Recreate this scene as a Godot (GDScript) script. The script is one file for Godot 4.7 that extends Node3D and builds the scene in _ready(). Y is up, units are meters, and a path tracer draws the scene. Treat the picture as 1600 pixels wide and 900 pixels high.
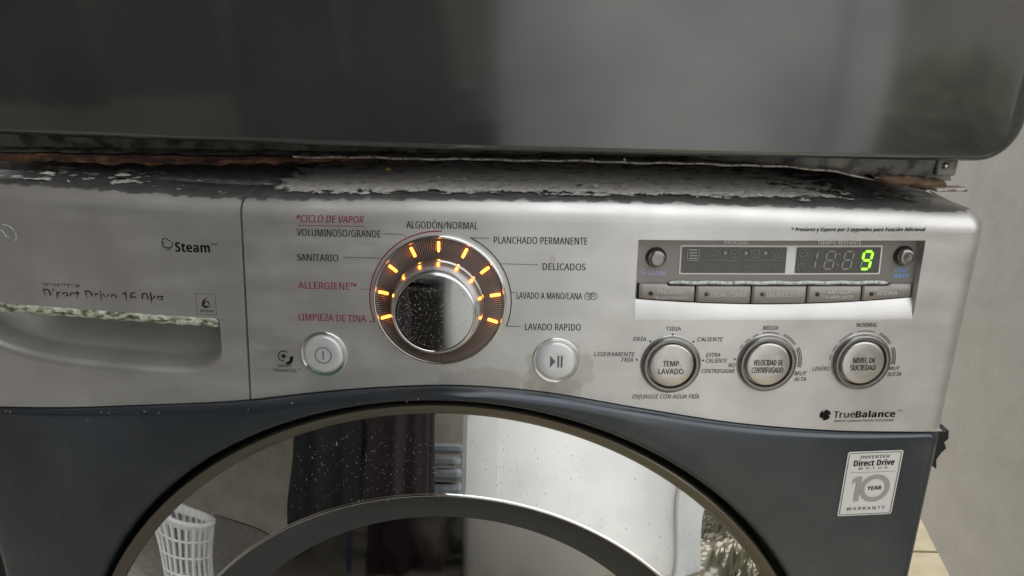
extends Node3D
# A worn front-loading washing machine with a dryer stacked on top of it, in a covered laundry yard.
# Units are metres: x to the right, y up, z towards the viewer. The door of the washer is centred on x = 0, y = 0.5.

const WASHER_BASE := Vector3(0, 0, -0.36)
const PANEL_RIGHT := 0.3485
const EDGE := 0.0145                      # radius of the panel's rounded top and right edges
const DOOR := Vector2(0, 0.5)
var rng := RandomNumberGenerator.new()
var M := {}
var names := {}
var washer: Node3D
var dryer: Node3D
var fonts := {}
var font_measure := {}

# ---------------------------------------------------------------- helpers
func numbered(called: String) -> String:
	var n: int = names.get(called, 0)
	names[called] = n + 1
	return called if n == 0 else "%s_%03d" % [called, n]

func tag(o: Node, label: String, category: String, group := "", kind := "") -> void:
	if label: o.set_meta("label", label)
	if category: o.set_meta("category", category)
	if group: o.set_meta("group", group)
	if kind: o.set_meta("kind", kind)

func thing(called: String, label: String, category: String, at := Vector3.ZERO, turn := 0.0, group := "") -> Node3D:
	var o := Node3D.new()
	o.name = numbered(called)
	add_child(o)
	o.position = at
	o.rotation.y = turn
	tag(o, label, category, group)
	return o

func obj(called: String, shape, material: Material, parent: Node = null, at := Vector3.ZERO) -> MeshInstance3D:
	var o := MeshInstance3D.new()
	o.name = called if parent else numbered(called)
	o.mesh = shape.commit() if shape is SurfaceTool else shape
	o.material_override = material
	o.position = at
	(parent if parent else self).add_child(o, true)
	return o

func wpart(called: String, shape, material: Material) -> MeshInstance3D:
	return obj(called, shape, material, washer, -WASHER_BASE)

func begin() -> SurfaceTool:
	var st := SurfaceTool.new()
	st.begin(Mesh.PRIMITIVE_TRIANGLES)
	return st

func done(st: SurfaceTool) -> ArrayMesh:
	st.generate_normals()
	return st.commit()

func tri(st: SurfaceTool, a: Vector3, b: Vector3, c: Vector3) -> void:
	for p in [a, b, c]:
		st.set_uv(Vector2(p.x, p.y))
		st.add_vertex(p)

# f(u, v) -> Vector3 for u, v in 0..1; seen from the front u runs right and v up
func grid(st: SurfaceTool, nu: int, nv: int, f: Callable, smooth := 0, uvf = null) -> void:
	st.set_smooth_group(smooth)
	var p := []
	var t := []
	for i in nu + 1:
		for j in nv + 1:
			var u := float(i) / nu
			var v := float(j) / nv
			p.append(f.call(u, v))
			t.append(uvf.call(u, v) if uvf != null else Vector2(u, v))
	for i in nu:
		for j in nv:
			var a := i * (nv + 1) + j
			var b := a + nv + 1
			for k in [a, a + 1, b + 1, a, b + 1, b]:
				st.set_uv(t[k])
				st.add_vertex(p[k])

# a lathed shape round an axis; every profile is a list of (radius, height) from the outside in, and gets its own smooth group
func lathe(st: SurfaceTool, frame: Transform3D, profiles: Array, n := 64, from := 0.0, to := TAU, group0 := 1) -> void:
	var g := group0
	for prof in profiles:
		var q: Array = prof
		grid(st, n, q.size() - 1, func(u, v):
			var w: Vector2 = q[roundi(v * (q.size() - 1))]
			var a := lerpf(from, to, u)
			return frame * Vector3(cos(a) * w.x, sin(a) * w.x, w.y), g)
		g += 1

func add_box(st: SurfaceTool, size: Vector3, at: Vector3, turn := Basis.IDENTITY, bevel := 0.0) -> void:
	var h := size / 2
	var b := minf(bevel, minf(h.x, minf(h.y, h.z)) * 0.6)
	st.set_smooth_group(-1)
	for axis in 3:
		for s in [-1.0, 1.0]:
			var n := Vector3.ZERO
			n[axis] = s
			var u := Vector3.ZERO
			u[(axis + 1) % 3] = 1
			var v := n.cross(u)
			var hu := h[(axis + 1) % 3] - b
			var hv := h[(axis + 2) % 3] - b
			var c := n * h[axis]
			var q := [c - u * hu - v * hv, c + u * hu - v * hv, c + u * hu + v * hv, c - u * hu + v * hv]
			for k in [0, 3, 2, 0, 2, 1]:
				st.set_uv(Vector2(q[k][(axis + 1) % 3], q[k][(axis + 2) % 3]))
				st.add_vertex(at + turn * q[k])
	if b <= 0.0: return
	for axis in 3:                         # chamfers along each edge
		var i := (axis + 1) % 3
		var j := (axis + 2) % 3
		for si in [-1.0, 1.0]:
			for sj in [-1.0, 1.0]:
				var q := []
				for e in [[-1.0, 0], [1.0, 0], [1.0, 1], [-1.0, 1]]:
					var p := Vector3.ZERO
					p[axis] = e[0] * (h[axis] - b)
					p[i] = si * (h[i] - (0.0 if e[1] == 0 else b))
					p[j] = sj * (h[j] - (b if e[1] == 0 else 0.0))
					q.append(at + turn * p)
				var order := [0, 3, 2, 0, 2, 1] if si * sj > 0 else [0, 2, 3, 0, 1, 2]
				for k in order:
					st.set_uv(Vector2.ZERO)
					st.add_vertex(q[k])
	for sx in [-1.0, 1.0]:
		for sy in [-1.0, 1.0]:
			for sz in [-1.0, 1.0]:
				var a := Vector3(sx * h.x, sy * (h.y - b), sz * (h.z - b))
				var c := Vector3(sx * (h.x - b), sy * h.y, sz * (h.z - b))
				var d := Vector3(sx * (h.x - b), sy * (h.y - b), sz * h.z)
				if sx * sy * sz > 0: tri(st, at + turn * a, at + turn * d, at + turn * c)
				else: tri(st, at + turn * a, at + turn * c, at + turn * d)

func tube(st: SurfaceTool, path: Array, radius: float, n := 8) -> void:
	var q := path
	grid(st, q.size() - 1, n, func(u, v):
		var i := roundi(u * (q.size() - 1))
		var d: Vector3 = (q[mini(i + 1, q.size() - 1)] - q[maxi(i - 1, 0)]).normalized()
		var s := d.cross(Vector3.UP if absf(d.y) < 0.9 else Vector3.RIGHT).normalized()
		var t := s.cross(d)
		return q[i] + (s * cos(v * TAU) + t * sin(v * TAU)) * radius, 0)

func curve_at(k: Array, x: float) -> float:   # smooth curve through (x, y) points
	if x <= k[0].x: return k[0].y
	for i in k.size() - 1:
		if x <= k[i + 1].x:
			var a: Vector2 = k[maxi(i - 1, 0)]
			var b: Vector2 = k[i]
			var c: Vector2 = k[i + 1]
			var d: Vector2 = k[mini(i + 2, k.size() - 1)]
			var t := (x - b.x) / (c.x - b.x)
			var m0 := (c.y - a.y) / (c.x - a.x) * (c.x - b.x)
			var m1 := (d.y - b.y) / (d.x - b.x) * (c.x - b.x)
			var t2 := t * t
			var t3 := t2 * t
			return (2 * t3 - 3 * t2 + 1) * b.y + (t3 - 2 * t2 + t) * m0 + (-2 * t3 + 3 * t2) * c.y + (t3 - t2) * m1
	return k[-1].y

# ---------------------------------------------------------------- the washer's surfaces
var lower_edge := [Vector2(-0.345, 0.7635), Vector2(-0.3093, 0.765), Vector2(-0.2616, 0.7675), Vector2(-0.215, 0.7715), Vector2(-0.134, 0.779), Vector2(-0.0813, 0.7869), Vector2(-0.0384, 0.7918),
	Vector2(0.0125, 0.7942), Vector2(0.0672, 0.7905), Vector2(0.1313, 0.7795), Vector2(0.1964, 0.7688), Vector2(0.2626, 0.7625), Vector2(0.3256, 0.7602), Vector2(0.351, 0.760)]
var upper_edge := [Vector2(-0.345, 0.922), Vector2(-0.28, 0.9205), Vector2(-0.196, 0.9175), Vector2(-0.12, 0.915), Vector2(0, 0.917), Vector2(0.12, 0.9168), Vector2(0.24, 0.9143), Vector2(0.351, 0.911)]

func pz(x: float, y: float) -> float: return -0.14 * x * x - 0.0517 * (y - 0.80)
func rz(x: float, y: float) -> float: return pz(x, y) - 0.0042 - 0.07 * maxf(y - 0.85, 0.0)           # floor of the display recess
func bz(x: float, _y: float) -> float: return 0.009 - 0.19 * x * x       # painted front
func yb(x: float) -> float: return curve_at(lower_edge, x)
func yt(x: float) -> float: return curve_at(upper_edge, x)
func seam(y: float) -> float: return -0.1245 - 0.033 * (0.915 - y)

func right_edge(y: float) -> float: return PANEL_RIGHT - EDGE - 0.0050 + 0.0055 * (y - 0.76) / 0.15

func frame_at(x: float, y: float, lift := 0.0) -> Transform3D:
	var n := Vector3(0.28 * x, 0.0517, 1).normalized()
	var r := Vector3(1, 0, -0.28 * x).normalized()
	return Transform3D(Basis(r, n.cross(r), n), Vector3(x, y, pz(x, y)) + n * lift)

func skin(x: float, y: float, a: float, b: float, back := 0.0) -> Vector3:   # panel with its round edges
	var o := Vector3(x, y, pz(x, y)) + EDGE * Vector3(sin(a) * cos(b), sin(b), cos(a) * cos(b) - 1)
	o.z -= back
	if b > 1.5: o.y += 0.09 * back
	return o

func skin_uv(x: float, y: float) -> Vector2: return Vector2((x + 0.36) / 0.72, (0.97 - y) / 0.22)

# ---------------------------------------------------------------- print: lettering, lines and signs laid on a surface
func font(bold: bool) -> Font:
	if not fonts.has(bold):
		var f := SystemFont.new()
		f.font_names = PackedStringArray(["Droid Sans"])
		f.font_weight = 700 if bold else 400
		fonts[bold] = f
		var h := glyphs("H", fonts[bold])
		var lo := 1e9
		var hi := -1e9
		for p in h[Mesh.ARRAY_VERTEX]:
			lo = minf(lo, p.y)
			hi = maxf(hi, p.y)
		font_measure[bold] = Vector2(lo, hi - lo)
	return fonts[bold]

func glyphs(s: String, f: Font) -> Array:
	var t := TextMesh.new()
	t.text = s
	t.font = f
	t.font_size = 64
	t.pixel_size = 1.0
	t.depth = 0.0
	t.curve_step = 3.0
	return t.get_mesh_arrays()

func ink_text(st: SurfaceTool, s: String, x0: float, x1: float, base: float, cap: float, surf: Callable, bold := false, slant := 0.0, worn := 0.0) -> void:
	var a := glyphs(s, font(bold))
	var v: PackedVector3Array = a[Mesh.ARRAY_VERTEX]
	var index: PackedInt32Array = a[Mesh.ARRAY_INDEX] if a[Mesh.ARRAY_INDEX] != null else PackedInt32Array(range(v.size()))
	var lo := 1e9
	var hi := -1e9
	for p in v:
		lo = minf(lo, p.x)
		hi = maxf(hi, p.x)
	var m: Vector2 = font_measure[bold]
	var w := x1 - x0 - slant * cap
	var put := func(p: Vector3) -> Vector3:
		var y := base + (p.y - m.x) / m.y * cap
		var x := x0 + (p.x - lo) / (hi - lo) * w + slant * (y - base)
		return Vector3(x, y, surf.call(x, y) + 0.00025)
	st.set_smooth_group(-1)
	for k in range(0, index.size(), 3):
		var q := [put.call(v[index[k]]), put.call(v[index[k + 1]]), put.call(v[index[k + 2]])]
		if worn > 0.0 and (q[0].y + q[1].y + q[2].y) / 3 - base < worn * cap + 0.0006 * sin(q[0].x * 900.0):
			continue
		ink_tri(st, q[0], q[1], q[2])

func ink_tri(st: SurfaceTool, a: Vector3, b: Vector3, c: Vector3) -> void:
	if (b - a).cross(c - a).z > 0: tri(st, a, c, b)
	else: tri(st, a, b, c)

func ink_line(st: SurfaceTool, pts: Array, width: float, surf: Callable, lift := 0.00025) -> void:
	st.set_smooth_group(-1)
	var l := []
	var r := []
	for i in pts.size():
		var d: Vector2 = (pts[mini(i + 1, pts.size() - 1)] - pts[maxi(i - 1, 0)]).normalized()
		var n := Vector2(-d.y, d.x) * width / 2
		for e in [[l, pts[i] + n], [r, pts[i] - n]]:
			e[0].append(Vector3(e[1].x, e[1].y, surf.call(e[1].x, e[1].y) + lift))
	for i in pts.size() - 1:
		ink_tri(st, l[i], r[i], l[i + 1])
		ink_tri(st, r[i], r[i + 1], l[i + 1])

func ink_poly(st: SurfaceTool, pts: Array, surf: Callable, lift := 0.00025) -> void:
	st.set_smooth_group(-1)
	var p := PackedVector2Array(pts)
	var t := Geometry2D.triangulate_polygon(p)
	for k in range(0, t.size(), 3):
		var q := []
		for e in 3:
			var w := p[t[k + e]]
			q.append(Vector3(w.x, w.y, surf.call(w.x, w.y) + lift))
		ink_piece(st, q[0], q[1], q[2], surf, lift)

func ink_piece(st: SurfaceTool, a: Vector3, b: Vector3, c: Vector3, surf: Callable, lift: float) -> void:   # follows the bowed surface in steps of a few millimetres
	var e := [a.distance_to(b), b.distance_to(c), c.distance_to(a)]
	var k: int = e.find(e.max())
	if e[k] < 0.007:
		ink_tri(st, a, b, c)
		return
	var q := [a, b, c]
	var p: Vector3 = q[k]
	var r: Vector3 = q[(k + 1) % 3]
	var o: Vector3 = q[(k + 2) % 3]
	var m := (p + r) / 2
	m.z = surf.call(m.x, m.y) + lift
	ink_piece(st, p, m, o, surf, lift)
	ink_piece(st, m, r, o, surf, lift)

func arc(c: Vector2, r: float, from: float, to: float, n := 32, squash := 1.0) -> Array:   # degrees, 0 to the right, counter-clockwise
	var p := []
	for i in n + 1:
		var a := deg_to_rad(lerpf(from, to, float(i) / n))
		p.append(c + Vector2(cos(a), sin(a) * squash) * r)
	return p

func rounded(x0: float, y0: float, x1: float, y1: float, r: float) -> Array:
	var p := []
	for q in [[x1 - r, y1 - r, 0], [x0 + r, y1 - r, 90], [x0 + r, y0 + r, 180], [x1 - r, y0 + r, 270]]:
		p.append_array(arc(Vector2(q[0], q[1]), r, q[2], q[2] + 90, 6))
	return p

func sign_of(parent: Node, called: String, material: Material, draw: Callable) -> MeshInstance3D:
	var st := begin()
	draw.call(st)
	return obj(called, done(st), material, parent)

func lettering(parent: Node, s: String, x0: float, x1: float, base: float, cap: float, style: String, surf: Callable, worn := 0.0) -> void:
	var m: Material = M["ink_" + style[0]]
	sign_of(parent, "lettering", m, func(st):
		for k in 2 if cap > 3.4 or style[0] in "wvug" else 1:       # the print is a little heavier than the type: laid down twice, out of register
			var off := (k - 0.5) * 0.022 * cap
			ink_text(st, s, (x0 + off) / 1000, (x1 + off) / 1000, base / 1000, cap / 1000, func(x, y): return surf.call(x, y) + k * 0.00002, "b" in style, 0.2 if "i" in style else 0.0, worn))

# ---------------------------------------------------------------- materials
func mat(called: String, color: Color, rough := 0.5, metal := 0.0, spec := 0.5) -> StandardMaterial3D:
	var m := StandardMaterial3D.new()
	m.resource_name = called
	m.albedo_color = color.linear_to_srgb()
	m.roughness = rough
	m.metallic = metal
	m.metallic_specular = spec
	M[called] = m
	return m

func glow(called: String, color: Color, energy: float) -> StandardMaterial3D:
	var m := mat(called, Color(0.2, 0.2, 0.2), 0.4)
	m.emission_enabled = true
	m.emission = color.linear_to_srgb()
	m.emission_energy_multiplier = energy
	return m

func noise_tex(freq: float, stops: Array, size := 512, seed_ := 1, normal := false, bump := 4.0, octaves := 5) -> NoiseTexture2D:
	var n := FastNoiseLite.new()
	n.seed = seed_
	n.frequency = freq
	n.fractal_octaves = octaves
	var t := NoiseTexture2D.new()
	t.width = size
	t.height = size
	t.seamless = true
	t.noise = n
	t.as_normal_map = normal
	t.bump_strength = bump
	if stops:
		var g := Gradient.new()
		g.offsets = PackedFloat32Array(stops.map(func(s): return s[0]))
		g.colors = PackedColorArray(stops.map(func(s): return s[1].linear_to_srgb()))
		t.color_ramp = g
	return t

func textured(called: String, tex: Texture2D, scale: float, rough: float, metal := 0.0, world := true) -> StandardMaterial3D:
	var m := mat(called, Color.WHITE, rough, metal)
	m.albedo_texture = tex
	m.uv1_triplanar = true
	m.uv1_world_triplanar = world
	m.uv1_scale = Vector3.ONE * scale
	return m

func relief(m: StandardMaterial3D, tex: Texture2D, strength: float) -> void:
	m.normal_enabled = true
	m.normal_texture = tex
	m.normal_scale = strength

func smears(m: StandardMaterial3D, freq: float, low: float, high: float, seed_: int, scale: float) -> void:   # wiped, greasy patches: uneven gloss
	m.roughness = 1.0
	m.roughness_texture = noise_tex(freq, [], 512, seed_)
	var g := Gradient.new()
	g.offsets = PackedFloat32Array([0.0, 0.45, 0.62, 1.0])
	g.colors = PackedColorArray([Color(low, low, low), Color(low, low, low), Color(lerpf(low, high, 0.4), 0, 0), Color(high, high, high)])
	m.roughness_texture.color_ramp = g
	m.uv1_triplanar = true
	m.uv1_world_triplanar = true
	m.uv1_scale = Vector3(scale, scale * 0.6, scale)

func panel_picture() -> ImageTexture:
	# silver lacquer with drips, wiped patches and dirt mixed with painted shade along its top, laid out in metres over the panel
	var w := 1600
	var h := 490
	var fine := FastNoiseLite.new()
	fine.seed = 3
	fine.frequency = 0.35
	var broad := FastNoiseLite.new()
	broad.seed = 7
	broad.frequency = 0.006
	broad.fractal_octaves = 5
	var ragged := FastNoiseLite.new()
	ragged.seed = 11
	ragged.frequency = 0.03
	ragged.fractal_octaves = 4
	var stains := [Vector4(0.076, 0.806, 0.022, 0.021), Vector4(0.079, 0.788, 0.016, 0.014), Vector4(0.028, 0.797, 0.03, 0.010), Vector4(0.063, 0.797, 0.012, 0.012), Vector4(0.0705, 0.879, 0.0022, 0.0035)]
	var data := PackedByteArray()
	data.resize(w * h * 3)
	var base := Color(0.78, 0.772, 0.76)
	for j in h:
		var y := 0.97 - 0.22 * (j + 0.5) / h
		for i in w:
			var x := -0.36 + 0.72 * (i + 0.5) / w
			var t := 1.0 + 0.035 * fine.get_noise_2d(i, j) + 0.17 * broad.get_noise_2d(i, j)
			var c := base * t
			var rag := ragged.get_noise_2d(i, j)
			for s in stains:
				var d := Vector2((x - s.x) / s.z, (y - s.y) / s.w).length() + rag * 0.35
				if d < 1.0:
					c = c * Color.WHITE.lerp(Color(0.88, 0.865, 0.84), 1.0 - smoothstep(0.9, 1.0, d))
			var top := y - yt(x) + 0.001                       # dirt and the dryer's shade, painted together past the round edge's crest
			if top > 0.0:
				var grime_shade := 0.92 * smoothstep(-0.30, 0.10, rag * 0.6 + clampf(top / 0.0035, 0, 1) * 0.55 - 0.28)
				c = c.lerp(Color(0.27, 0.262, 0.255) * (1.0 + 0.35 * broad.get_noise_2d(i * 3, j * 3)), grime_shade)
			c = c.clamp().linear_to_srgb()
			var at := (j * w + i) * 3
			data[at] = int(c.r * 255)
			data[at + 1] = int(c.g * 255)
			data[at + 2] = int(c.b * 255)
	return ImageTexture.create_from_image(Image.create_from_data(w, h, false, Image.FORMAT_RGB8, data))

func make_materials() -> void:
	var silver := mat("silver", Color.WHITE, 0.40, 0.76)
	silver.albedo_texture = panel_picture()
	var grain := noise_tex(0.45, [], 512, 21, true, 2.0, 2)
	silver.roughness = 1.0
	silver.roughness_texture = noise_tex(0.02, [[0.0, Color(0.09, 0.09, 0.09)], [0.5, Color(0.13, 0.13, 0.13)], [1.0, Color(0.22, 0.22, 0.22)]], 512, 22)
	M.grain = grain
	mat("silver_plain", Color(0.60, 0.585, 0.565), 0.38, 0.72)
	var paint := textured("blue_paint", noise_tex(0.012, [[0.0, Color(0.058, 0.070, 0.086)], [0.55, Color(0.072, 0.086, 0.104)], [1.0, Color(0.098, 0.110, 0.122)]], 512, 5), 2.2, 0.24, 0.55)
	paint.clearcoat_enabled = true
	paint.clearcoat = 0.5
	paint.clearcoat_roughness = 0.16
	var dark := textured("dryer_paint", noise_tex(0.01, [[0.0, Color(0.158, 0.166, 0.166)], [0.5, Color(0.186, 0.196, 0.195)], [1.0, Color(0.218, 0.222, 0.216)]], 512, 6), 1.8, 0.10, 0.75)
	relief(dark, noise_tex(0.008, [], 512, 9, true, 1.2, 2), 0.10)
	mat("chrome", Color(0.88, 0.88, 0.87), 0.025, 1.0)
	smears(M.chrome, 0.006, 0.012, 0.10, 61, 3.0)
	mat("dull_chrome", Color(0.62, 0.61, 0.58), 0.16, 1.0)
	mat("bezel", Color(0.30, 0.275, 0.23), 0.24, 0.9)
	mat("knob_side", Color(0.78, 0.78, 0.78), 0.24, 0.95)
	mat("button_cap", Color(0.86, 0.88, 0.90), 0.33, 0.4)
	mat("selector_ring", Color(0.30, 0.295, 0.285), 0.26, 0.9)
	mat("selector_cap", Color(0.68, 0.66, 0.63), 0.30, 0.85)
	mat("display_face", Color(0.285, 0.265, 0.247), 0.34, 0.3)
	mat("display_button", Color(0.37, 0.345, 0.325), 0.36, 0.3)
	mat("window_tint", Color(0.12, 0.116, 0.112), 0.22, 0.0)
	mat("gap_black", Color(0.008, 0.008, 0.009), 0.6)
	mat("rubber", Color(0.012, 0.012, 0.013), 0.55)
	mat("window_glass", Color(0.30, 0.285, 0.26), 0.09, 1.0)
	smears(M.window_glass, 0.008, 0.05, 0.30, 62, 3.5)
	mat("door_band", Color(0.11, 0.115, 0.122), 0.22, 0.5)
	mat("lamp_ring", Color(0.15, 0.108, 0.092), 0.22, 0.5)
	mat("lamp_rib", Color(0.24, 0.19, 0.168), 0.25, 0.5)
	mat("ink_k", Color(0.012, 0.012, 0.013), 0.5, 0.0, 0.25)
	mat("ink_K", Color(0.04, 0.04, 0.04), 0.5, 0.0, 0.25)
	mat("ink_r", Color(0.30, 0.022, 0.070), 0.5, 0.0, 0.25)
	mat("ink_w", Color(0.90, 0.90, 0.89), 0.5, 0.0, 0.25)
	mat("ink_v", Color(0.60, 0.48, 0.78), 0.5)
	mat("ink_u", Color(0.26, 0.48, 0.90), 0.5)
	mat("ink_g", Color(0.80, 0.79, 0.77), 0.5)
	mat("ink_f", Color(0.03, 0.026, 0.024), 0.5)
	mat("ink_s", Color(0.44, 0.44, 0.43), 0.5)
	mat("ink_d", Color(0.26, 0.255, 0.25), 0.5)
	mat("ink_l", Color(0.62, 0.70, 0.62), 0.35)
	mat("symbol", Color(0.16, 0.16, 0.17), 0.45)
	mat("sticker", Color(0.90, 0.89, 0.87), 0.42)
	mat("speck", Color(0.30, 0.29, 0.27), 0.8)
	mat("chip", Color(0.42, 0.42, 0.42), 0.7)
	mat("pale_speck", Color(0.46, 0.46, 0.45), 0.7)
	mat("pit", Color(0.10, 0.095, 0.09), 0.7)
	mat("segment_off", Color(0.34, 0.325, 0.31), 0.45)
	glow("segment_on", Color(0.24, 1.0, 0.006), 1.7)
	glow("lamp_orange", Color(1.0, 0.235, 0.022), 5.0)
	mat("small_led", Color(0.06, 0.045, 0.04), 0.25)
	mat("small_led_green", Color(0.09, 0.11, 0.035), 0.25)
	textured("verdigris", noise_tex(0.035, [[0.0, Color(0.05, 0.035, 0.012)], [0.30, Color(0.12, 0.13, 0.06)], [0.42, Color(0.18, 0.30, 0.23)], [0.47, Color(0.68, 0.69, 0.56)], [0.75, Color(0.80, 0.81, 0.70)], [1.0, Color(0.14, 0.30, 0.24)]], 512, 31), 11.0, 0.6).uv1_scale = Vector3(5.5, 14.0, 9.0)
	textured("pale_chrome", noise_tex(0.06, [[0.0, Color(0.06, 0.11, 0.09)], [0.30, Color(0.35, 0.42, 0.38)], [0.42, Color(0.72, 0.76, 0.72)], [1.0, Color(0.80, 0.84, 0.80)]], 512, 33), 9.0, 0.4, 0.2)
	textured("rust", noise_tex(0.03, [[0.0, Color(0.012, 0.009, 0.008)], [0.48, Color(0.032, 0.018, 0.013)], [0.62, Color(0.085, 0.034, 0.018)], [0.76, Color(0.17, 0.075, 0.04)], [1.0, Color(0.26, 0.19, 0.14)]], 512, 35), 7.0, 0.85).uv1_scale = Vector3(2.6, 12.0, 7.0)
	textured("dirty_pan", noise_tex(0.02, [[0.0, Color(0.06, 0.045, 0.034)], [0.36, Color(0.14, 0.13, 0.11)], [0.5, Color(0.34, 0.34, 0.305)], [1.0, Color(0.46, 0.45, 0.40)]], 512, 37), 5.0, 0.6, 0.1)
	textured("lip", noise_tex(0.05, [[0.0, Color(0.05, 0.03, 0.02)], [0.36, Color(0.12, 0.08, 0.055)], [0.44, Color(0.48, 0.45, 0.40)], [1.0, Color(0.62, 0.60, 0.55)]], 512, 39), 8.0, 0.45, 0.3)
	textured("lid_dirt", noise_tex(0.03, [[0.0, Color(0.16, 0.15, 0.145)], [0.5, Color(0.27, 0.255, 0.245)], [0.68, Color(0.37, 0.355, 0.345)], [1.0, Color(0.44, 0.43, 0.42)]], 512, 41), 6.0, 0.75)
	var crust := mat("crust", Color.WHITE, 0.9)
	crust.vertex_color_use_as_albedo = true
	var wood := textured("shim_wood", noise_tex(0.05, [[0.0, Color(0.06, 0.035, 0.02)], [0.5, Color(0.15, 0.095, 0.06)], [1.0, Color(0.26, 0.18, 0.12)]], 256, 43), 8.0, 0.9)
	wood.uv1_scale = Vector3(6, 60, 20)
	var plaster := textured("plaster", noise_tex(0.008, [[0.0, Color(0.265, 0.251, 0.228)], [0.5, Color(0.29, 0.276, 0.253)], [1.0, Color(0.312, 0.297, 0.274)]], 1024, 45), 0.9, 0.85)
	relief(plaster, noise_tex(0.03, [], 512, 46, true, 3.0), 0.14)
	textured("yard_plaster", noise_tex(0.02, [[0.0, Color(0.14, 0.12, 0.105)], [0.5, Color(0.27, 0.24, 0.215)], [1.0, Color(0.40, 0.37, 0.34)]], 512, 71), 0.5, 0.9)
	textured("white_wall", noise_tex(0.01, [[0.0, Color(0.565, 0.58, 0.59)], [0.5, Color(0.615, 0.63, 0.642)], [1.0, Color(0.64, 0.655, 0.667)]], 512, 47), 0.8, 0.7)
	textured("beige_wall", noise_tex(0.01, [[0.0, Color(0.34, 0.30, 0.25)], [1.0, Color(0.46, 0.42, 0.36)]], 512, 48), 0.8, 0.85)
	textured("tile", noise_tex(0.02, [[0.0, Color(0.36, 0.315, 0.21)], [1.0, Color(0.45, 0.405, 0.29)]], 512, 49), 2.0, 0.4)
	textured("concrete", noise_tex(0.02, [[0.0, Color(0.20, 0.19, 0.17)], [1.0, Color(0.34, 0.325, 0.29)]], 512, 50), 1.5, 0.8)
	mat("ceiling", Color(0.30, 0.27, 0.23), 0.9)
	mat("bucket_white", Color(0.72, 0.73, 0.74), 0.5)
	mat("chair_blue", Color(0.02, 0.045, 0.16), 0.4)
	mat("cloth_burgundy", Color(0.024, 0.016, 0.019), 0.9)
	mat("cloth_black", Color(0.010, 0.010, 0.012), 0.9)
	mat("cloth_navy", Color(0.014, 0.018, 0.034), 0.9)
	mat("cloth_brown", Color(0.040, 0.026, 0.020), 0.9)
	mat("towel", Color(0.34, 0.38, 0.43), 0.95)
	mat("shelf", Color(0.03, 0.025, 0.022), 0.6)
	mat("rope", Color(0.40, 0.36, 0.28), 0.9)
	textured("soil", noise_tex(0.03, [[0.0, Color(0.10, 0.085, 0.06)], [1.0, Color(0.26, 0.235, 0.18)]], 512, 52), 1.2, 0.95)
	var stone := mat("stone", Color(0.45, 0.43, 0.38), 0.9)
	stone.vertex_color_use_as_albedo = true
	var leaf := mat("leaf", Color(0.19, 0.19, 0.135), 0.6)
	leaf.vertex_color_use_as_albedo = true
	mat("bark", Color(0.10, 0.075, 0.05), 0.9)

# ---------------------------------------------------------------- the room and yard that the machine stands in and mirrors
func wall_box(called: String, label: String, m: Material, size: Vector3, at: Vector3, turn := 0.0) -> void:
	var st := begin()
	add_box(st, size, Vector3(0, size.y / 2, 0))
	var o := obj(called, done(st), m, null, at)
	o.rotation.y = turn
	tag(o, label, "wall")

func make_room() -> void:
	var st := begin()
	add_box(st, Vector3(3.5, 0.1, 4.6), Vector3(0, -0.05, 0))
	var floor_ := obj("floor", done(st), M.concrete, null, Vector3(-0.72, -0.012, 0.6))
	tag(floor_, "worn tiled floor of the laundry corner", "", "", "structure")
	# yellowish tiles by the wall, each a piece of its own
	var shapes := []
	for k in 3:
		st = begin()
		add_box(st, Vector3(0.296, 0.014, 0.296), Vector3.ZERO, Basis.IDENTITY, 0.002)
		shapes.append(done(st))
	for i in 4:
		for j in 11:
			var t := obj("tile", shapes[(i * 7 + j * 3) % 3], M.tile, floor_, Vector3(1.69 - i * 0.3, 0.011, -1.93 + j * 0.3) + Vector3(0, 0.001 * ((i * 5 + j) % 3), 0))
			t.rotation.y = 0.004 * ((i + j) % 3 - 1)
	# the plastered wall beside the machine, a little out of square with it
	wall_box("plaster_wall", "beige grey plastered wall to the right of both machines", M.plaster, Vector3(0.12, 2.7, 2.3), Vector3(1.0225, 0, -0.99), -0.205)
	wall_box("side_wall", "dim beige wall along the far left of the laundry corner", M.beige_wall, Vector3(0.12, 2.7, 4.0), Vector3(-2.4, 0, 0.4))
	wall_box("facing_wall", "beige wall facing the machines behind the added clothes", M.beige_wall, Vector3(2.5, 2.7, 0.12), Vector3(-1.1, 0, 2.45))
	var w := thing("white_partition", "bright white painted partition mirrored in the chrome door ring and knob", "wall", Vector3(0.585, 0, 1.56))
	st = begin()
	add_box(st, Vector3(1.30, 2.25, 0.12), Vector3(0, 1.125, 0), Basis.IDENTITY, 0.004)
	obj("slab", done(st), M.white_wall, w)
	st = begin()
	add_box(st, Vector3(0.16, 2.23, 0.02), Vector3(-0.555, 1.115, -0.0705), Basis.IDENTITY, 0.006)
	add_box(st, Vector3(0.07, 2.23, 0.03), Vector3(0.50, 1.115, -0.0755), Basis.IDENTITY, 0.008)
	obj("trim", done(st), M.white_wall, w)
	st = begin()
	add_box(st, Vector3(2.3, 0.1, 4.4), Vector3(-1.35, 0, 0))  # unseen slab, its extent chosen to keep the left side dim
	tag(obj("roof", done(st), M.ceiling, null, Vector3(0, 2.76, 0.5)), "unseen roof slab cut to shade only the side left of the white partition", "roof")

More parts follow.
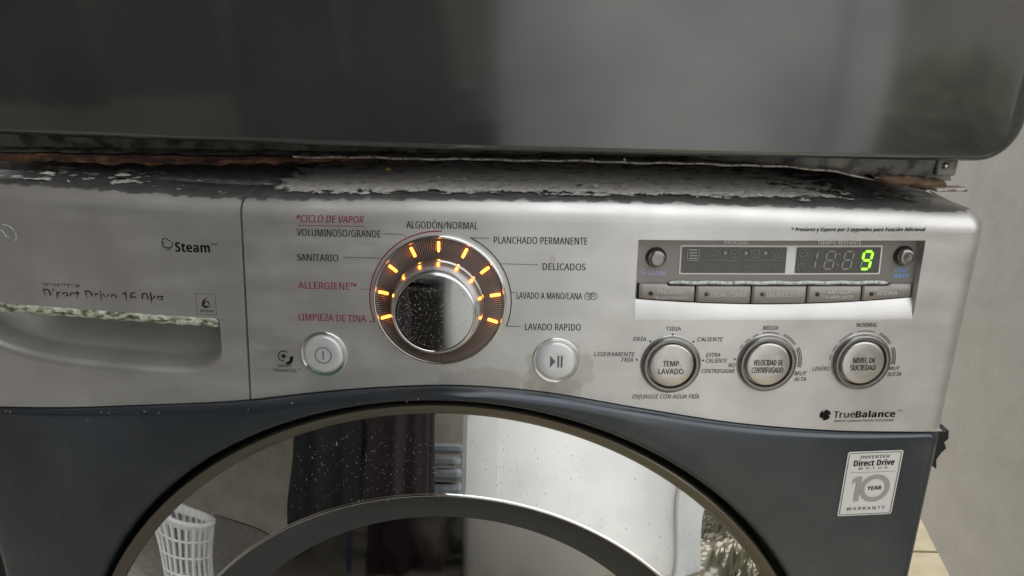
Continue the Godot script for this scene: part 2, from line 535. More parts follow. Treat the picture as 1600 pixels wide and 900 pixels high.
func make_standin_garment(label: String, m: Material, at: Vector3, width: float, top: float, hem: float, folds: float, seed_: int) -> void:  # stand-in clothing, put in so door and dryer mirror dark
	var st := begin()
	var s := float(seed_)
	var prof := func(u: float, v: float) -> Vector3:
		var a := u * TAU
		var y := lerpf(hem, top, v)
		var spread := lerpf(1.0, 0.72, v)
		var fold := (0.016 * sin(a * folds + s) + 0.010 * sin(a * (folds * 1.7) + s * 2.1 + 3.0 * v)) * (1.0 - 0.6 * v)
		return Vector3(-cos(a) * (width / 2 * spread + fold), y + 0.02 * sin(a * 2 + s) * (1 - v) - 0.10 * v * v * v * absf(cos(a)), -sin(a) * (0.05 + fold * 1.6 + 0.02 * (1 - v)))
	grid(st, 96, 30, func(u, v): return prof.call(1.0 - u, v), 0)
	var o := obj("standin_garment", done(st), m, null, at)
	tag(o, label, "garment", "")

func make_props() -> void:
	var st := begin()
	add_box(st, Vector3(0.42, 0.86, 0.60), Vector3(0, 0.43, 0), Basis.IDENTITY, 0.004)  # made-up dark box filling the black sliver beside the washer
	tag(obj("dark_block", done(st), M.shelf, null, Vector3(-0.572, 0.0, -0.36)), "near black block added to darken the gap at the left side of the washer", "dark_block")
	st = begin()
	var rope := []
	for i in 21:
		rope.append(Vector3(lerpf(-2.34, -0.10, i / 20.0), 1.92 - 0.12 * sin(PI * i / 20.0), lerpf(1.15, 1.49, i / 20.0)))
	tube(st, rope, 0.004)  # line added only to hold the stand-in garments
	tag(obj("added_clothes_line", done(st), M.rope), "thin sagging clothes line added to carry the stand-in garments", "line")
	make_standin_garment("long burgundy stand-in for the dark shape mirrored in the chrome ring beside the white partition", M.cloth_burgundy, Vector3(-0.31, 0, 1.20), 0.30, 1.84, 0.16, 7, 3)
	make_standin_garment("long black garment added left of the dark burgundy one to darken reflections", M.cloth_black, Vector3(-0.60, 0, 1.17), 0.32, 1.82, 0.42, 6, 5)
	make_standin_garment("navy shirt added between black and brown ones to darken the dryer reflection", M.cloth_navy, Vector3(-0.96, 0, 1.14), 0.36, 1.80, 0.80, 6, 8)
	make_standin_garment("dark brown garment added second from the dim left wall to darken reflections", M.cloth_brown, Vector3(-1.38, 0, 1.12), 0.40, 1.80, 0.72, 8, 12)
	make_standin_garment("black shirt added at the wall end of the line to darken reflections", M.cloth_black, Vector3(-1.84, 0, 1.10), 0.42, 1.80, 0.78, 6, 15)
	# blue chair
	var c := thing("chair", "dark blue chair with straight legs mirrored at the left of the door ring", "chair", Vector3(-0.80, 0, 1.75), 0.3)
	st = begin()
	add_box(st, Vector3(0.40, 0.03, 0.40), Vector3(0, 0.45, 0), Basis.IDENTITY, 0.01)
	obj("seat", done(st), M.chair_blue, c)
	st = begin()
	add_box(st, Vector3(0.38, 0.34, 0.025), Vector3(0, 0.70, 0.19), Basis(Vector3.RIGHT, 0.12), 0.01)
	obj("backrest", done(st), M.chair_blue, c)
	for sx in [-1, 1]:
		for sz in [-1, 1]:
			st = begin()
			tube(st, [Vector3(sx * 0.17, 0.44, sz * 0.17), Vector3(sx * 0.19, 0.22, sz * 0.19), Vector3(sx * 0.205, 0.0, sz * 0.205)], 0.014)
			obj("leg", done(st), M.chair_blue, c)
	# laundry basket of white plastic with slots
	var b := thing("laundry_basket", "white slotted plastic laundry basket mirrored low at the left of the door ring", "basket", Vector3(-1.27, 0, 1.02))
	b.scale = Vector3(0.66, 0.60, 0.66)
	st = begin()
	for k in 26:
		var a := TAU * k / 26.0
		var dir := Vector3(cos(a), 0, sin(a))
		tube(st, [dir * 0.165 + Vector3(0, 0.02, 0), dir * 0.19 + Vector3(0, 0.30, 0), dir * 0.21 + Vector3(0, 0.56, 0)], 0.012, 6)
	for e in [[0.02, 0.166, 0.012], [0.15, 0.178, 0.010], [0.29, 0.190, 0.010], [0.42, 0.201, 0.010]]:
		var hoop := []
		for k in 41: hoop.append(Vector3(cos(TAU * k / 40.0) * e[1], e[0], sin(TAU * k / 40.0) * e[1]))
		tube(st, hoop, e[2], 6)
	obj("slotted_side", done(st), M.bucket_white, b)
	st = begin()
	lathe(st, Transform3D(Basis(Vector3.RIGHT, -PI / 2), Vector3(0, 0.54, 0)), [[Vector2(0.205, -0.03), Vector2(0.226, 0.0), Vector2(0.226, 0.03), Vector2(0.214, 0.035), Vector2(0.202, 0.0), Vector2(0.198, -0.03)]], 48)
	obj("rim", done(st), M.bucket_white, b)
	st = begin()
	lathe(st, Transform3D(Basis(Vector3.RIGHT, -PI / 2), Vector3(0, 0.01, 0)), [[Vector2(0.165, 0.0), Vector2(0.16, 0.012), Vector2(0.0, 0.012)]], 40)
	obj("base", done(st), M.bucket_white, b)
	# pale towels stacked beside the partition
	var sh := thing("low_shelf", "dark low shelf holding pale towels beside the white partition", "shelf", Vector3(-0.30, 0, 1.86))
	for y in [0.10, 0.52]:
		st = begin()
		add_box(st, Vector3(0.52, 0.025, 0.30), Vector3(0, y, 0), Basis.IDENTITY, 0.004)
		obj("board", done(st), M.shelf, sh)
	for sx in [-1, 1]:
		st = begin()
		add_box(st, Vector3(0.025, 0.53, 0.30), Vector3(sx * 0.275, 0.265, 0), Basis.IDENTITY, 0.004)
		obj("side", done(st), M.shelf, sh)
	st = begin()
	add_box(st, Vector3(0.52, 0.40, 0.02), Vector3(0, 0.31, -0.13), Basis.IDENTITY, 0.003)  # closed dark front, added so the dial mirrors dark here
	obj("added_front_board", done(st), M.shelf, sh)
	var where := ["lowest", "second from the bottom", "second from the top", "topmost"]
	for k in 4:
		st = begin()
		var y := 0.545 + k * 0.075
		add_box(st, Vector3(0.40 - 0.02 * (k % 3), 0.058, 0.24), Vector3(0, 0, 0), Basis(Vector3.UP, 0.06 * (k % 3 - 1)), 0.024)
		tag(obj("folded_towel", done(st), M.towel, null, Vector3(-0.28, y + 0.03, 1.86)), "pale blue folded towel, %s of the stack on the dark shelf" % where[k], "towel", "folded towels on the low shelf")

func make_yard() -> void:
	var st := begin()
	add_box(st, Vector3(40, 0.2, 40), Vector3(0, -0.1, 0))
	tag(obj("ground", done(st), M.soil, null, Vector3(3, -0.085, 8)), "bare earth of the yard outside", "", "", "structure")
	var pebble := begin()
	pebble.set_smooth_group(0)
	var s := SphereMesh.new()
	s.radius = 0.5
	s.height = 0.7
	s.radial_segments = 7
	s.rings = 4
	var mm := MultiMesh.new()
	mm.transform_format = MultiMesh.TRANSFORM_3D
	mm.use_colors = true
	mm.mesh = s
	mm.instance_count = 6000
	for i in 6000:
		var r := rng.randf_range(0.015, 0.05)
		var p := Vector3(rng.randf_range(1.18, 4.2), -0.078, rng.randf_range(-1.0, 4.5))
		mm.set_instance_transform(i, Transform3D(Basis(Vector3(rng.randf(), rng.randf(), rng.randf()).normalized(), rng.randf() * TAU).scaled(Vector3(r * 1.4, r, r)), p))
		var t := rng.randf_range(0.5, 1.5)
		mm.set_instance_color(i, Color(t, t * 0.98, t * 0.93).linear_to_srgb())
	var g := MultiMeshInstance3D.new()
	g.name = "gravel"
	g.multimesh = mm
	g.material_override = M.stone
	add_child(g)
	tag(g, "pale gravel of the yard mirrored at the right of the door ring", "gravel", "", "stuff")
	var blade := begin()
	blade.set_smooth_group(-1)
	tri(blade, Vector3(-0.5, 0, 0), Vector3(0.0, 1, 0.25), Vector3(0.5, 0, 0))
	var bm := done(blade)
	mm = MultiMesh.new()
	mm.transform_format = MultiMesh.TRANSFORM_3D
	mm.use_colors = true
	mm.mesh = bm
	mm.instance_count = 9000
	for i in 9000:
		var c := Vector3(rng.randf_range(1.2, 5.5), -0.08, rng.randf_range(-1.0, 6.0))
		if sin(c.x * 5.0) * cos(c.z * 4.3) < 0.25 and c.x < 3.4: c = Vector3(rng.randf_range(3.2, 6.5), -0.08, rng.randf_range(-1.0, 6.5))
		mm.set_instance_transform(i, Transform3D(Basis(Vector3.UP, rng.randf() * TAU).scaled(Vector3(0.012, rng.randf_range(0.05, 0.16), 0.1)), c))
		var t := rng.randf_range(0.7, 1.6)
		mm.set_instance_color(i, Color(t, t, t * 0.9).linear_to_srgb())
	g = MultiMeshInstance3D.new()
	g.name = "grass"
	g.multimesh = mm
	g.material_override = M.leaf
	add_child(g)
	tag(g, "grass tufts growing through the gravel of the yard", "grass", "", "stuff")
	wall_box("added_yard_wall", "mottled beige wall added behind the yard to lighten the dryer reflection", M.yard_plaster, Vector3(9.0, 2.3, 0.15), Vector3(5.8, -0.08, 5.4), -0.25)  # unseen wall put in to lighten the dryer's right-hand reflection
	var spots := [[2.3, 2.3, 0.9, "nearest leafy shrub on the gravel past the white partition"], [3.3, 1.4, 1.2, "tallest leafy shrub in the yard right of the machines"], [3.0, 3.4, 1.1, "broad leafy shrub farthest back in the yard"]]
	for e in spots:
		var t := thing("shrub", e[3], "shrub", Vector3(e[0], -0.08, e[1]))
		st = begin()
		for k in 5:
			var a := TAU * k / 5.0
			tube(st, [Vector3(0.03 * cos(a), 0, 0.03 * sin(a)), Vector3(0.15 * cos(a), e[2] * 0.4, 0.15 * sin(a)), Vector3(0.35 * cos(a + 0.4), e[2] * 0.8, 0.35 * sin(a + 0.4))], 0.014, 6)
		obj("stem", done(st), M.bark, t)
		mm = MultiMesh.new()
		mm.transform_format = MultiMesh.TRANSFORM_3D
		mm.use_colors = true
		mm.mesh = bm
		mm.instance_count = 3500
		for i in 3500:
			var d := Vector3(rng.randfn(), rng.randfn(), rng.randfn()).normalized() * pow(rng.randf(), 0.45)
			var lump := 1.0 + 0.35 * sin(d.x * 7 + e[0]) * cos(d.y * 6) * sin(d.z * 8)
			var p := Vector3(0, e[2] * 0.58, 0) + d * Vector3(0.62, e[2] * 0.45, 0.62) * lump
			var b := Basis(Vector3(rng.randf() - 0.5, rng.randf() - 0.5, rng.randf() - 0.5).normalized(), rng.randf() * TAU).scaled(Vector3(0.045, 0.09, 0.1))
			mm.set_instance_transform(i, Transform3D(b, p))
			var w := rng.randf_range(0.6, 1.7)
			mm.set_instance_color(i, Color(w, w, w * 0.8).linear_to_srgb())
		g = MultiMeshInstance3D.new()
		g.name = "foliage"
		g.multimesh = mm
		g.material_override = M.leaf
		t.add_child(g, true)
		tag(g, "", "", "", "stuff")

# ---------------------------------------------------------------- the dryer on top
func dz(x: float) -> float: return -0.016 - 0.15 * (x - 0.06) * (x - 0.06)

func make_dryer() -> void:
	var base := Vector3(0, 0.934, -0.36)
	dryer = thing("clothes_dryer", "dark grey glossy dryer stacked on top of the washer", "dryer", base)
	dryer.rotation.z = -0.012
	# front: a bowed plate with round edges, laid as rings from the outline inwards
	var st := begin()
	var x1 := 0.3670
	var y0 := 0.9437
	var y1 := 1.86
	var outline := func(inset: float, n: int) -> Array:
		var p := []
		var rad := maxf(0.0315 - inset, 0.004)
		for q in [[1, 0, -90], [1, 1, 0], [-1, 1, 90], [-1, 0, 180]]:
			var cx: float = q[0] * (x1 - inset - rad)
			var cy: float = (y1 - inset - rad) if q[1] == 1 else (y0 + inset * 0.3 + rad)
			for k in n + 1:
				var a := deg_to_rad(q[2] + 90.0 * k / n)
				p.append(Vector2(cx + cos(a) * rad, cy + sin(a) * rad))
			# points along the straight side that follows
			var c2: Array = [[1, 0], [1, 1], [-1, 1], [-1, 0]][([[1, 0], [1, 1], [-1, 1], [-1, 0]].find([q[0], q[1]]) + 1) % 4]
			var a2 := deg_to_rad(q[2] + 90.0)
			var e := Vector2(c2[0] * (x1 - inset - rad), (y1 - inset - rad) if c2[1] == 1 else (y0 + inset * 0.3 + rad)) + Vector2(cos(a2), sin(a2)) * rad
			var s: Vector2 = p[-1]
			for k in range(1, 24): p.append(s.lerp(e, k / 24.0))
		return p
	var rings := []
	for e in [[0.0, -0.05], [0.0, -0.018], [0.0008, -0.0125], [0.0026, -0.0078], [0.0055, -0.0040], [0.0095, -0.0015], [0.014, -0.0003], [0.019, 0.0]]:
		var q := []
		for p in outline.call(e[0], 10): q.append(Vector3(p.x, p.y, dz(p.x) + e[1]))
		rings.append(q)
	st.set_smooth_group(0)
	for k in rings.size() - 1:
		var a: Array = rings[k]
		var b: Array = rings[k + 1]
		for i in a.size():
			var j := (i + 1) % a.size()
			for v in [a[i], b[i], b[j], a[i], b[j], a[j]]:
				st.set_uv(Vector2(v.x, v.y))
				st.add_vertex(v)
	# the field inside the last ring: columns between its lower and upper run
	var inner := outline.call(0.019, 10) as Array
	var ring: Array = rings[-1]
	var mid := Vector2(0, (y0 + y1) / 2)
	var loops := [ring]
	for f in [0.9, 0.75, 0.6, 0.45, 0.3, 0.15, 0.02]:
		var q := []
		for p in inner:
			var w: Vector2 = mid + (p - mid) * f
			q.append(Vector3(w.x, w.y, dz(w.x)))
		loops.append(q)
	for k in loops.size() - 1:
		var a: Array = loops[k]
		var b: Array = loops[k + 1]
		for i in a.size():
			var j := (i + 1) % a.size()
			for v in [a[i], b[i], b[j], a[i], b[j], a[j]]:
				st.set_uv(Vector2(v.x, v.y))
				st.add_vertex(v)
	var front := obj("front_panel", done(st), M.dryer_paint, dryer, -base)
	specks("dust_speck", front, 150, M.speck, func():
		var x := rng.randf_range(-0.33, 0.33)
		return Vector3(x, rng.randf_range(0.955, 1.12), dz(x) + 0.0001), 0.0006)
	st = begin()
	add_box(st, Vector3(0.712, 0.90, 0.64), Vector3(0, 1.402, -0.41), Basis.IDENTITY, 0.008)
	obj("cabinet", done(st), M.dryer_paint, dryer, -base)
	# base pan seen in the gap: rusty on the left, grey on the right
	st = begin()
	var pan_z := func(x: float) -> float: return -0.043 - 0.026 * (1.0 - smoothstep(0.12, 0.25, x))
	grid(st, 120, 6, func(u, v):
		var x := lerpf(-0.335, 0.3310, u)
		return Vector3(x, lerpf(lip_y(x), 0.956, v), pan_z.call(x) - 0.004 * (1.0 - v) + 0.0012 * sin(x * 160.0) * (1.0 - v)), 0)
	grid(st, 120, 1, func(u, v):
		var x := lerpf(-0.335, 0.3310, u)
		return Vector3(x, lip_y(x) + 0.0002 - 0.001 * (1 - v), lerpf(-0.30, -0.0435, v)), 1)
	obj("base_pan", done(st), M.dirty_pan, dryer, -base)
	st = begin()                                      # rusted flange that hangs from the pan on the left
	var fn := FastNoiseLite.new()
	fn.seed = 77
	fn.frequency = 60.0
	grid(st, 160, 8, func(u, v):
		var x := lerpf(-0.336, -0.015, u)
		var deep := 0.0044 * (1.0 - smoothstep(-0.17, -0.03, x)) + 0.0008 + 0.0022 * fn.get_noise_1d(x)
		return Vector3(x, lip_y(x) - 0.0008 - deep * (1.0 - v), -0.0395 + 0.0016 * fn.get_noise_2d(x * 2.0, v * 0.02) - 0.003 * v), 0)
	grid(st, 160, 1, func(u, v):
		var x := lerpf(-0.336, -0.015, u)
		return Vector3(x, lip_y(x) - 0.0008, lerpf(-0.0425, -0.075, v)), 1)
	obj("rusted_flange", done(st), M.rust, dryer, -base)
	st = begin()
	grid(st, 120, 6, func(u, v):
		var x := lerpf(-0.10, 0.322, u)
		var a: float = lerpf(-PI * 0.75, PI * 0.75, v)
		return Vector3(x, lip_y(x) + 0.0009 * sin(a), -0.0415 + 0.0016 * cos(a)), 0)
	obj("pan_lip", done(st), M.lip, dryer, -base)
	st = begin()
	add_box(st, Vector3(0.013, 0.0125, 0.016), Vector3(0.3250, 0.9400, -0.050), Basis.IDENTITY, 0.001)
	obj("hinge_bracket", done(st), M.dirty_pan, dryer, -base)
	st = begin()
	lathe(st, Transform3D(Basis.IDENTITY, Vector3(0.3235, 0.9402, -0.0420)), [[Vector2(0.0025, 0), Vector2(0.0023, 0.0010), Vector2(0.0, 0.0016)]], 16)
	obj("screw", done(st), M.dull_chrome, dryer, -base)

func lip_y(x: float) -> float:
	return 0.9362 + 0.012 * x - 0.0012 * smoothstep(0.05, 0.24, x) - 0.0030 * smoothstep(0.20, 0.26, x) - 0.0056 * smoothstep(0.25, 0.285, x) + 0.0003 * sin(x * 90.0) + 0.00025 * sin(x * 233.0)

# ---------------------------------------------------------------- the washer
func make_washer() -> void:
	washer = thing("washing_machine", "worn silver and dark blue front-loading washer under the dryer", "washing machine", WASHER_BASE)
	var st := begin()
	add_box(st, Vector3(0.676, 0.865, 0.66), Vector3(0, 0.4625, -0.385), Basis.IDENTITY, 0.004)
	obj("cabinet", done(st), M.blue_paint, washer, -WASHER_BASE)
	make_lid()
	make_front()
	make_door()
	make_panel()
	make_drawer()
	make_dial()
	make_buttons()
	make_selectors()
	make_display()
	make_print()
	make_sticker()

func make_lid() -> void:
	var st := begin()
	grid(st, 90, 10, func(u, v):
		var x := lerpf(-0.338, 0.331, u)
		return Vector3(x, yt(x) + 0.0006 + 0.09 * 0.10 * v, -0.030 - 0.11 * v - 0.14 * x * x), 0)
	grid(st, 2, 2, func(u, v): return Vector3(lerpf(-0.338, 0.338, u), 0.9285, lerpf(-0.15, -0.715, v)), 1)
	wpart("lid", done(st), M.lid_dirt)
	# dried soap and lint caked on the lid: a broken crust with real thickness
	var n := FastNoiseLite.new()
	n.seed = 17
	n.frequency = 55.0
	n.fractal_octaves = 4
	var f := FastNoiseLite.new()
	f.seed = 18
	f.frequency = 420.0
	f.fractal_octaves = 3
	st = begin()
	st.set_smooth_group(0)
	var nx := 420
	var nz := 60
	var top := func(x: float, z: float) -> Vector3:
		var amount := n.get_noise_2d(x, z * 1.6) + 0.5 * f.get_noise_2d(x, z)
		var fall := smoothstep(-0.122, -0.09, x) * (1.0 - smoothstep(0.19, 0.30, x)) - smoothstep(0.06, 0.11, -z) * 0.4 - smoothstep(-0.029, -0.0205, z) * 0.9
		if x < -0.122: fall = -0.30 + 0.55 * exp(-pow((x + 0.265) / 0.020, 2.0)) + 0.5 * exp(-pow((x + 0.213) / 0.017, 2.0)) - smoothstep(0.045, 0.07, -z) * 0.3
		var keep := amount + 0.85 * fall - 0.16
		var h := clampf(keep, -0.05, 0.5)
		return Vector3(h, keep, amount)
	for i in nx:
		for j in nz:
			var q := []
			var keeps := 0
			for c in [[0, 0], [0, 1], [1, 1], [1, 0]]:
				var x := lerpf(-0.332, 0.325, float(i + c[0]) / nx)
				var z := lerpf(-0.017, -0.115, float(j + c[1]) / nz)
				var k: Vector3 = top.call(x, z)
				if k.y > 0: keeps += 1
				var back := -z - 0.0145
				var y := yt(x) + 0.09 * maxf(back, 0.0) + 0.0002 + 0.0014 * k.x + 0.0008 * f.get_noise_2d(x * 1.7, z * 1.7) * clampf(k.y * 6, 0, 1)
				var shade := 0.68 + 0.30 * f.get_noise_2d(x * 0.8 + 5.0, z * 0.8) + 0.30 * n.get_noise_2d(x * 2 + 9.0, z * 2)
				shade = lerpf(0.25, clampf(shade, 0.26, 0.66), smoothstep(0.03, 0.34, k.y))     # thin smears let the dark grime through
				var brown := 0.5 * smoothstep(0.15, 0.45, n.get_noise_2d(x * 1.3 + 30.0, z * 3.0))
				q.append([Vector3(x, y, z - 0.14 * x * x), Color(shade * 0.99, shade * lerpf(0.975, 0.80, brown), shade * lerpf(0.95, 0.66, brown))])
			if keeps < 3: continue
			for k in [0, 1, 2, 0, 2, 3]:
				st.set_color(q[k][1])
				st.set_uv(Vector2(q[k][0].x, q[k][0].z))
				st.add_vertex(q[k][0])
	var o := wpart("soap_crust", done(st), M.crust)
	tag(o, "", "", "", "stuff")

func make_front() -> void:
	var st := begin()
	var n := 400
	var rout := func(a: float) -> Vector2:      # (radius of the outline, kind: 1 top, 0 side or bottom)
		var c := cos(a)
		var s := sin(a)
		var side := 0.3425 / maxf(absf(c), 1e-6)
		var best := side
		var kind := 0.0
		if s < 0: best = minf(best, 0.47 / -s)
		else:
			var r := 0.27 / maxf(s, 0.05)
			for k in 30:
				var x := clampf(r * c, -0.345, 0.345)
				r = lerpf(r, (yb(x) - 0.0006 - 0.5) / maxf(s, 0.05), 0.6)
			if r < best:
				best = r
				kind = 1.0
		return Vector2(best, kind)
	var rim := [Vector2(0.2845, -0.040), Vector2(0.2845, -0.008), Vector2(0.2850, -0.0040), Vector2(0.2864, -0.0016), Vector2(0.2880, -0.0008), Vector2(0.2895, -0.0006)]
	var rows := []
	for i in n + 1:
		var a := TAU * i / n
		var o: Vector2 = rout.call(a)
		var row := []
		var put := func(r: float, lift: float) -> void:
			var p := DOOR + Vector2(cos(a), sin(a)) * r
			row.append(Vector3(p.x, p.y, bz(p.x, p.y) + lift))
		var lim := o.x - 0.0005
		for e in rim: put.call(minf(e.x, lim), e.y)
		var lip := 0.0065 if o.y > 0.5 else 0.012
		var r0 := 0.2895
		var r1 := o.x - lip
		for k in range(1, 9):
			var r := lerpf(r0, r1, k / 8.0)
			put.call(maxf(r, r0 + k * 0.00005), -0.0006 * (1.0 - smoothstep(0.289, 0.302, r)) if r1 > r0 else -0.0006)
		for k in range(1, 8):
			var b := k / 7.0 * PI / 2
			put.call(maxf(r1 + lip * sin(b), r0 + 0.0005 + k * 0.00005), -lip * (1 - cos(b)))
		put.call(maxf(o.x, r0 + 0.001), -lip - 0.02)
		rows.append(row)
	var m: int = rows[0].size()
	st.set_smooth_group(0)
	for i in n:
		for j in m - 1:
			# angle runs counter-clockwise, j outward: front faces need the order below
			for v in [rows[i][j], rows[i + 1][j], rows[i + 1][j + 1], rows[i][j], rows[i + 1][j + 1], rows[i][j + 1]]:
				st.set_uv(Vector2(v.x, v.y))
				st.add_vertex(v)
	wpart("painted_front", done(st), M.blue_paint)
	specks("paint_chip", washer.get_node("painted_front"), 24, M.chip, func():
		var x := rng.randf_range(-0.33, 0.0)
		if rng.randf() < 0.5: x = rng.randf_range(-0.33, -0.20)
		var y := yb(x) - rng.randf_range(0.002, 0.009)
		return Vector3(x, y, bz(x, y) - 0.0004), 0.0016)
	specks("dust_speck", washer.get_node("painted_front"), 260, M.speck, func():
		var x := rng.randf_range(-0.335, 0.335)
		var y := rng.randf_range(0.60, 0.775)
		if Vector2(x, y - 0.5).length() < 0.30: x = signf(x) * rng.randf_range(0.26, 0.335)
		y = minf(y, yb(x) - 0.008)
		return Vector3(x, y, bz(x, y) + 0.0001), 0.00055)
	st = begin()
	lathe(st, Transform3D(Basis.IDENTITY, Vector3(0, 0.5, 0)), [[Vector2(0.292, -0.034), Vector2(0.20, -0.034)]], 120)
	wpart("door_recess", done(st), M.gap_black)

func make_door() -> void:
	var at := Transform3D(Basis.IDENTITY, Vector3(0, 0.5, -0.0095))
	var st := begin()
	lathe(st, at, [[Vector2(0.2800, -0.024), Vector2(0.2803, 0.0085), Vector2(0.2800, 0.0100), Vector2(0.2792, 0.0108)], [Vector2(0.2792, 0.0108), Vector2(0.2755, 0.0098), Vector2(0.2722, 0.0072)], [Vector2(0.2722, 0.0072), Vector2(0.2714, 0.0062), Vector2(0.2712, 0.0050)]], 240)
	var door := wpart("door", done(st), M.bezel)
	st = begin()
	var ring := []
	for k in 13:
		var t := k / 12.0
		ring.append(Vector2(lerpf(0.2709, 0.2185, t), 0.0058 + 0.0148 * t + 0.0004 * sin(PI * t)))
	lathe(st, at, [[Vector2(0.2714, 0.0046), Vector2(0.2712, 0.0054), Vector2(0.2709, 0.0058)], ring, [Vector2(0.2185, 0.0206), Vector2(0.2178, 0.0215), Vector2(0.2168, 0.0217), Vector2(0.2160, 0.0207), Vector2(0.2157, 0.014)]], 360)
	obj("chrome_ring", done(st), M.chrome, door)
	st = begin()
	lathe(st, at, [[Vector2(0.2157, 0.0140), Vector2(0.205, 0.0085), Vector2(0.196, 0.0030), Vector2(0.186, 0.0005)]], 240)
	obj("window_band", done(st), M.door_band, door)
	st = begin()
	var dome := []
	for k in 25:
		var t := k / 24.0
		dome.append(Vector2(0.186 * (1 - t), 0.0003 + 0.017 * (1.0 - pow(1 - t, 2.4))))
	lathe(st, at, [dome], 240)
	obj("window", done(st), M.window_glass, door)
	# dust and lime specks on the chrome
	specks("lime_speck", door, 420, M.speck, func():
		var a := rng.randf_range(0.12, PI - 0.12)
		if rng.randf() < 0.4: a = rng.randfn(1.75, 0.25)
		var t := rng.randf_range(0.05, 0.95)
		var r := lerpf(0.2709, 0.2185, t)
		var z := 0.0058 + 0.0148 * t + 0.0004 * sin(PI * t) + 0.002
		return Vector3(cos(a) * r, 0.5 + sin(a) * r, z), 0.00105, 0.25)

func specks(called: String, parent: Node, count: int, m: Material, place: Callable, size: float, tilt := 0.0) -> void:
	var st := begin()
	add_box(st, Vector3(1, 0.45, 0.25), Vector3.ZERO, Basis.IDENTITY, 0.2)
	var mm := MultiMesh.new()
	mm.transform_format = MultiMesh.TRANSFORM_3D
	mm.mesh = done(st)
	mm.instance_count = count
	for i in count:
		var p: Vector3 = place.call()
		var s := size * rng.randf_range(0.35, 1.0)
		var long := s * (rng.randf_range(1.5, 3.2) if rng.randf() < 0.15 else 1.0)
		var b := Basis(Vector3.RIGHT, -tilt) * Basis(Vector3.BACK, rng.randf() * TAU) * Basis.from_scale(Vector3(long, s * rng.randf_range(0.5, 1.2), 0.0002))
		mm.set_instance_transform(i, Transform3D(b, p))
	var g := MultiMeshInstance3D.new()
	g.name = called
	g.multimesh = mm
	g.material_override = m
	parent.add_child(g, true)
	tag(g, "", "", "", "stuff")

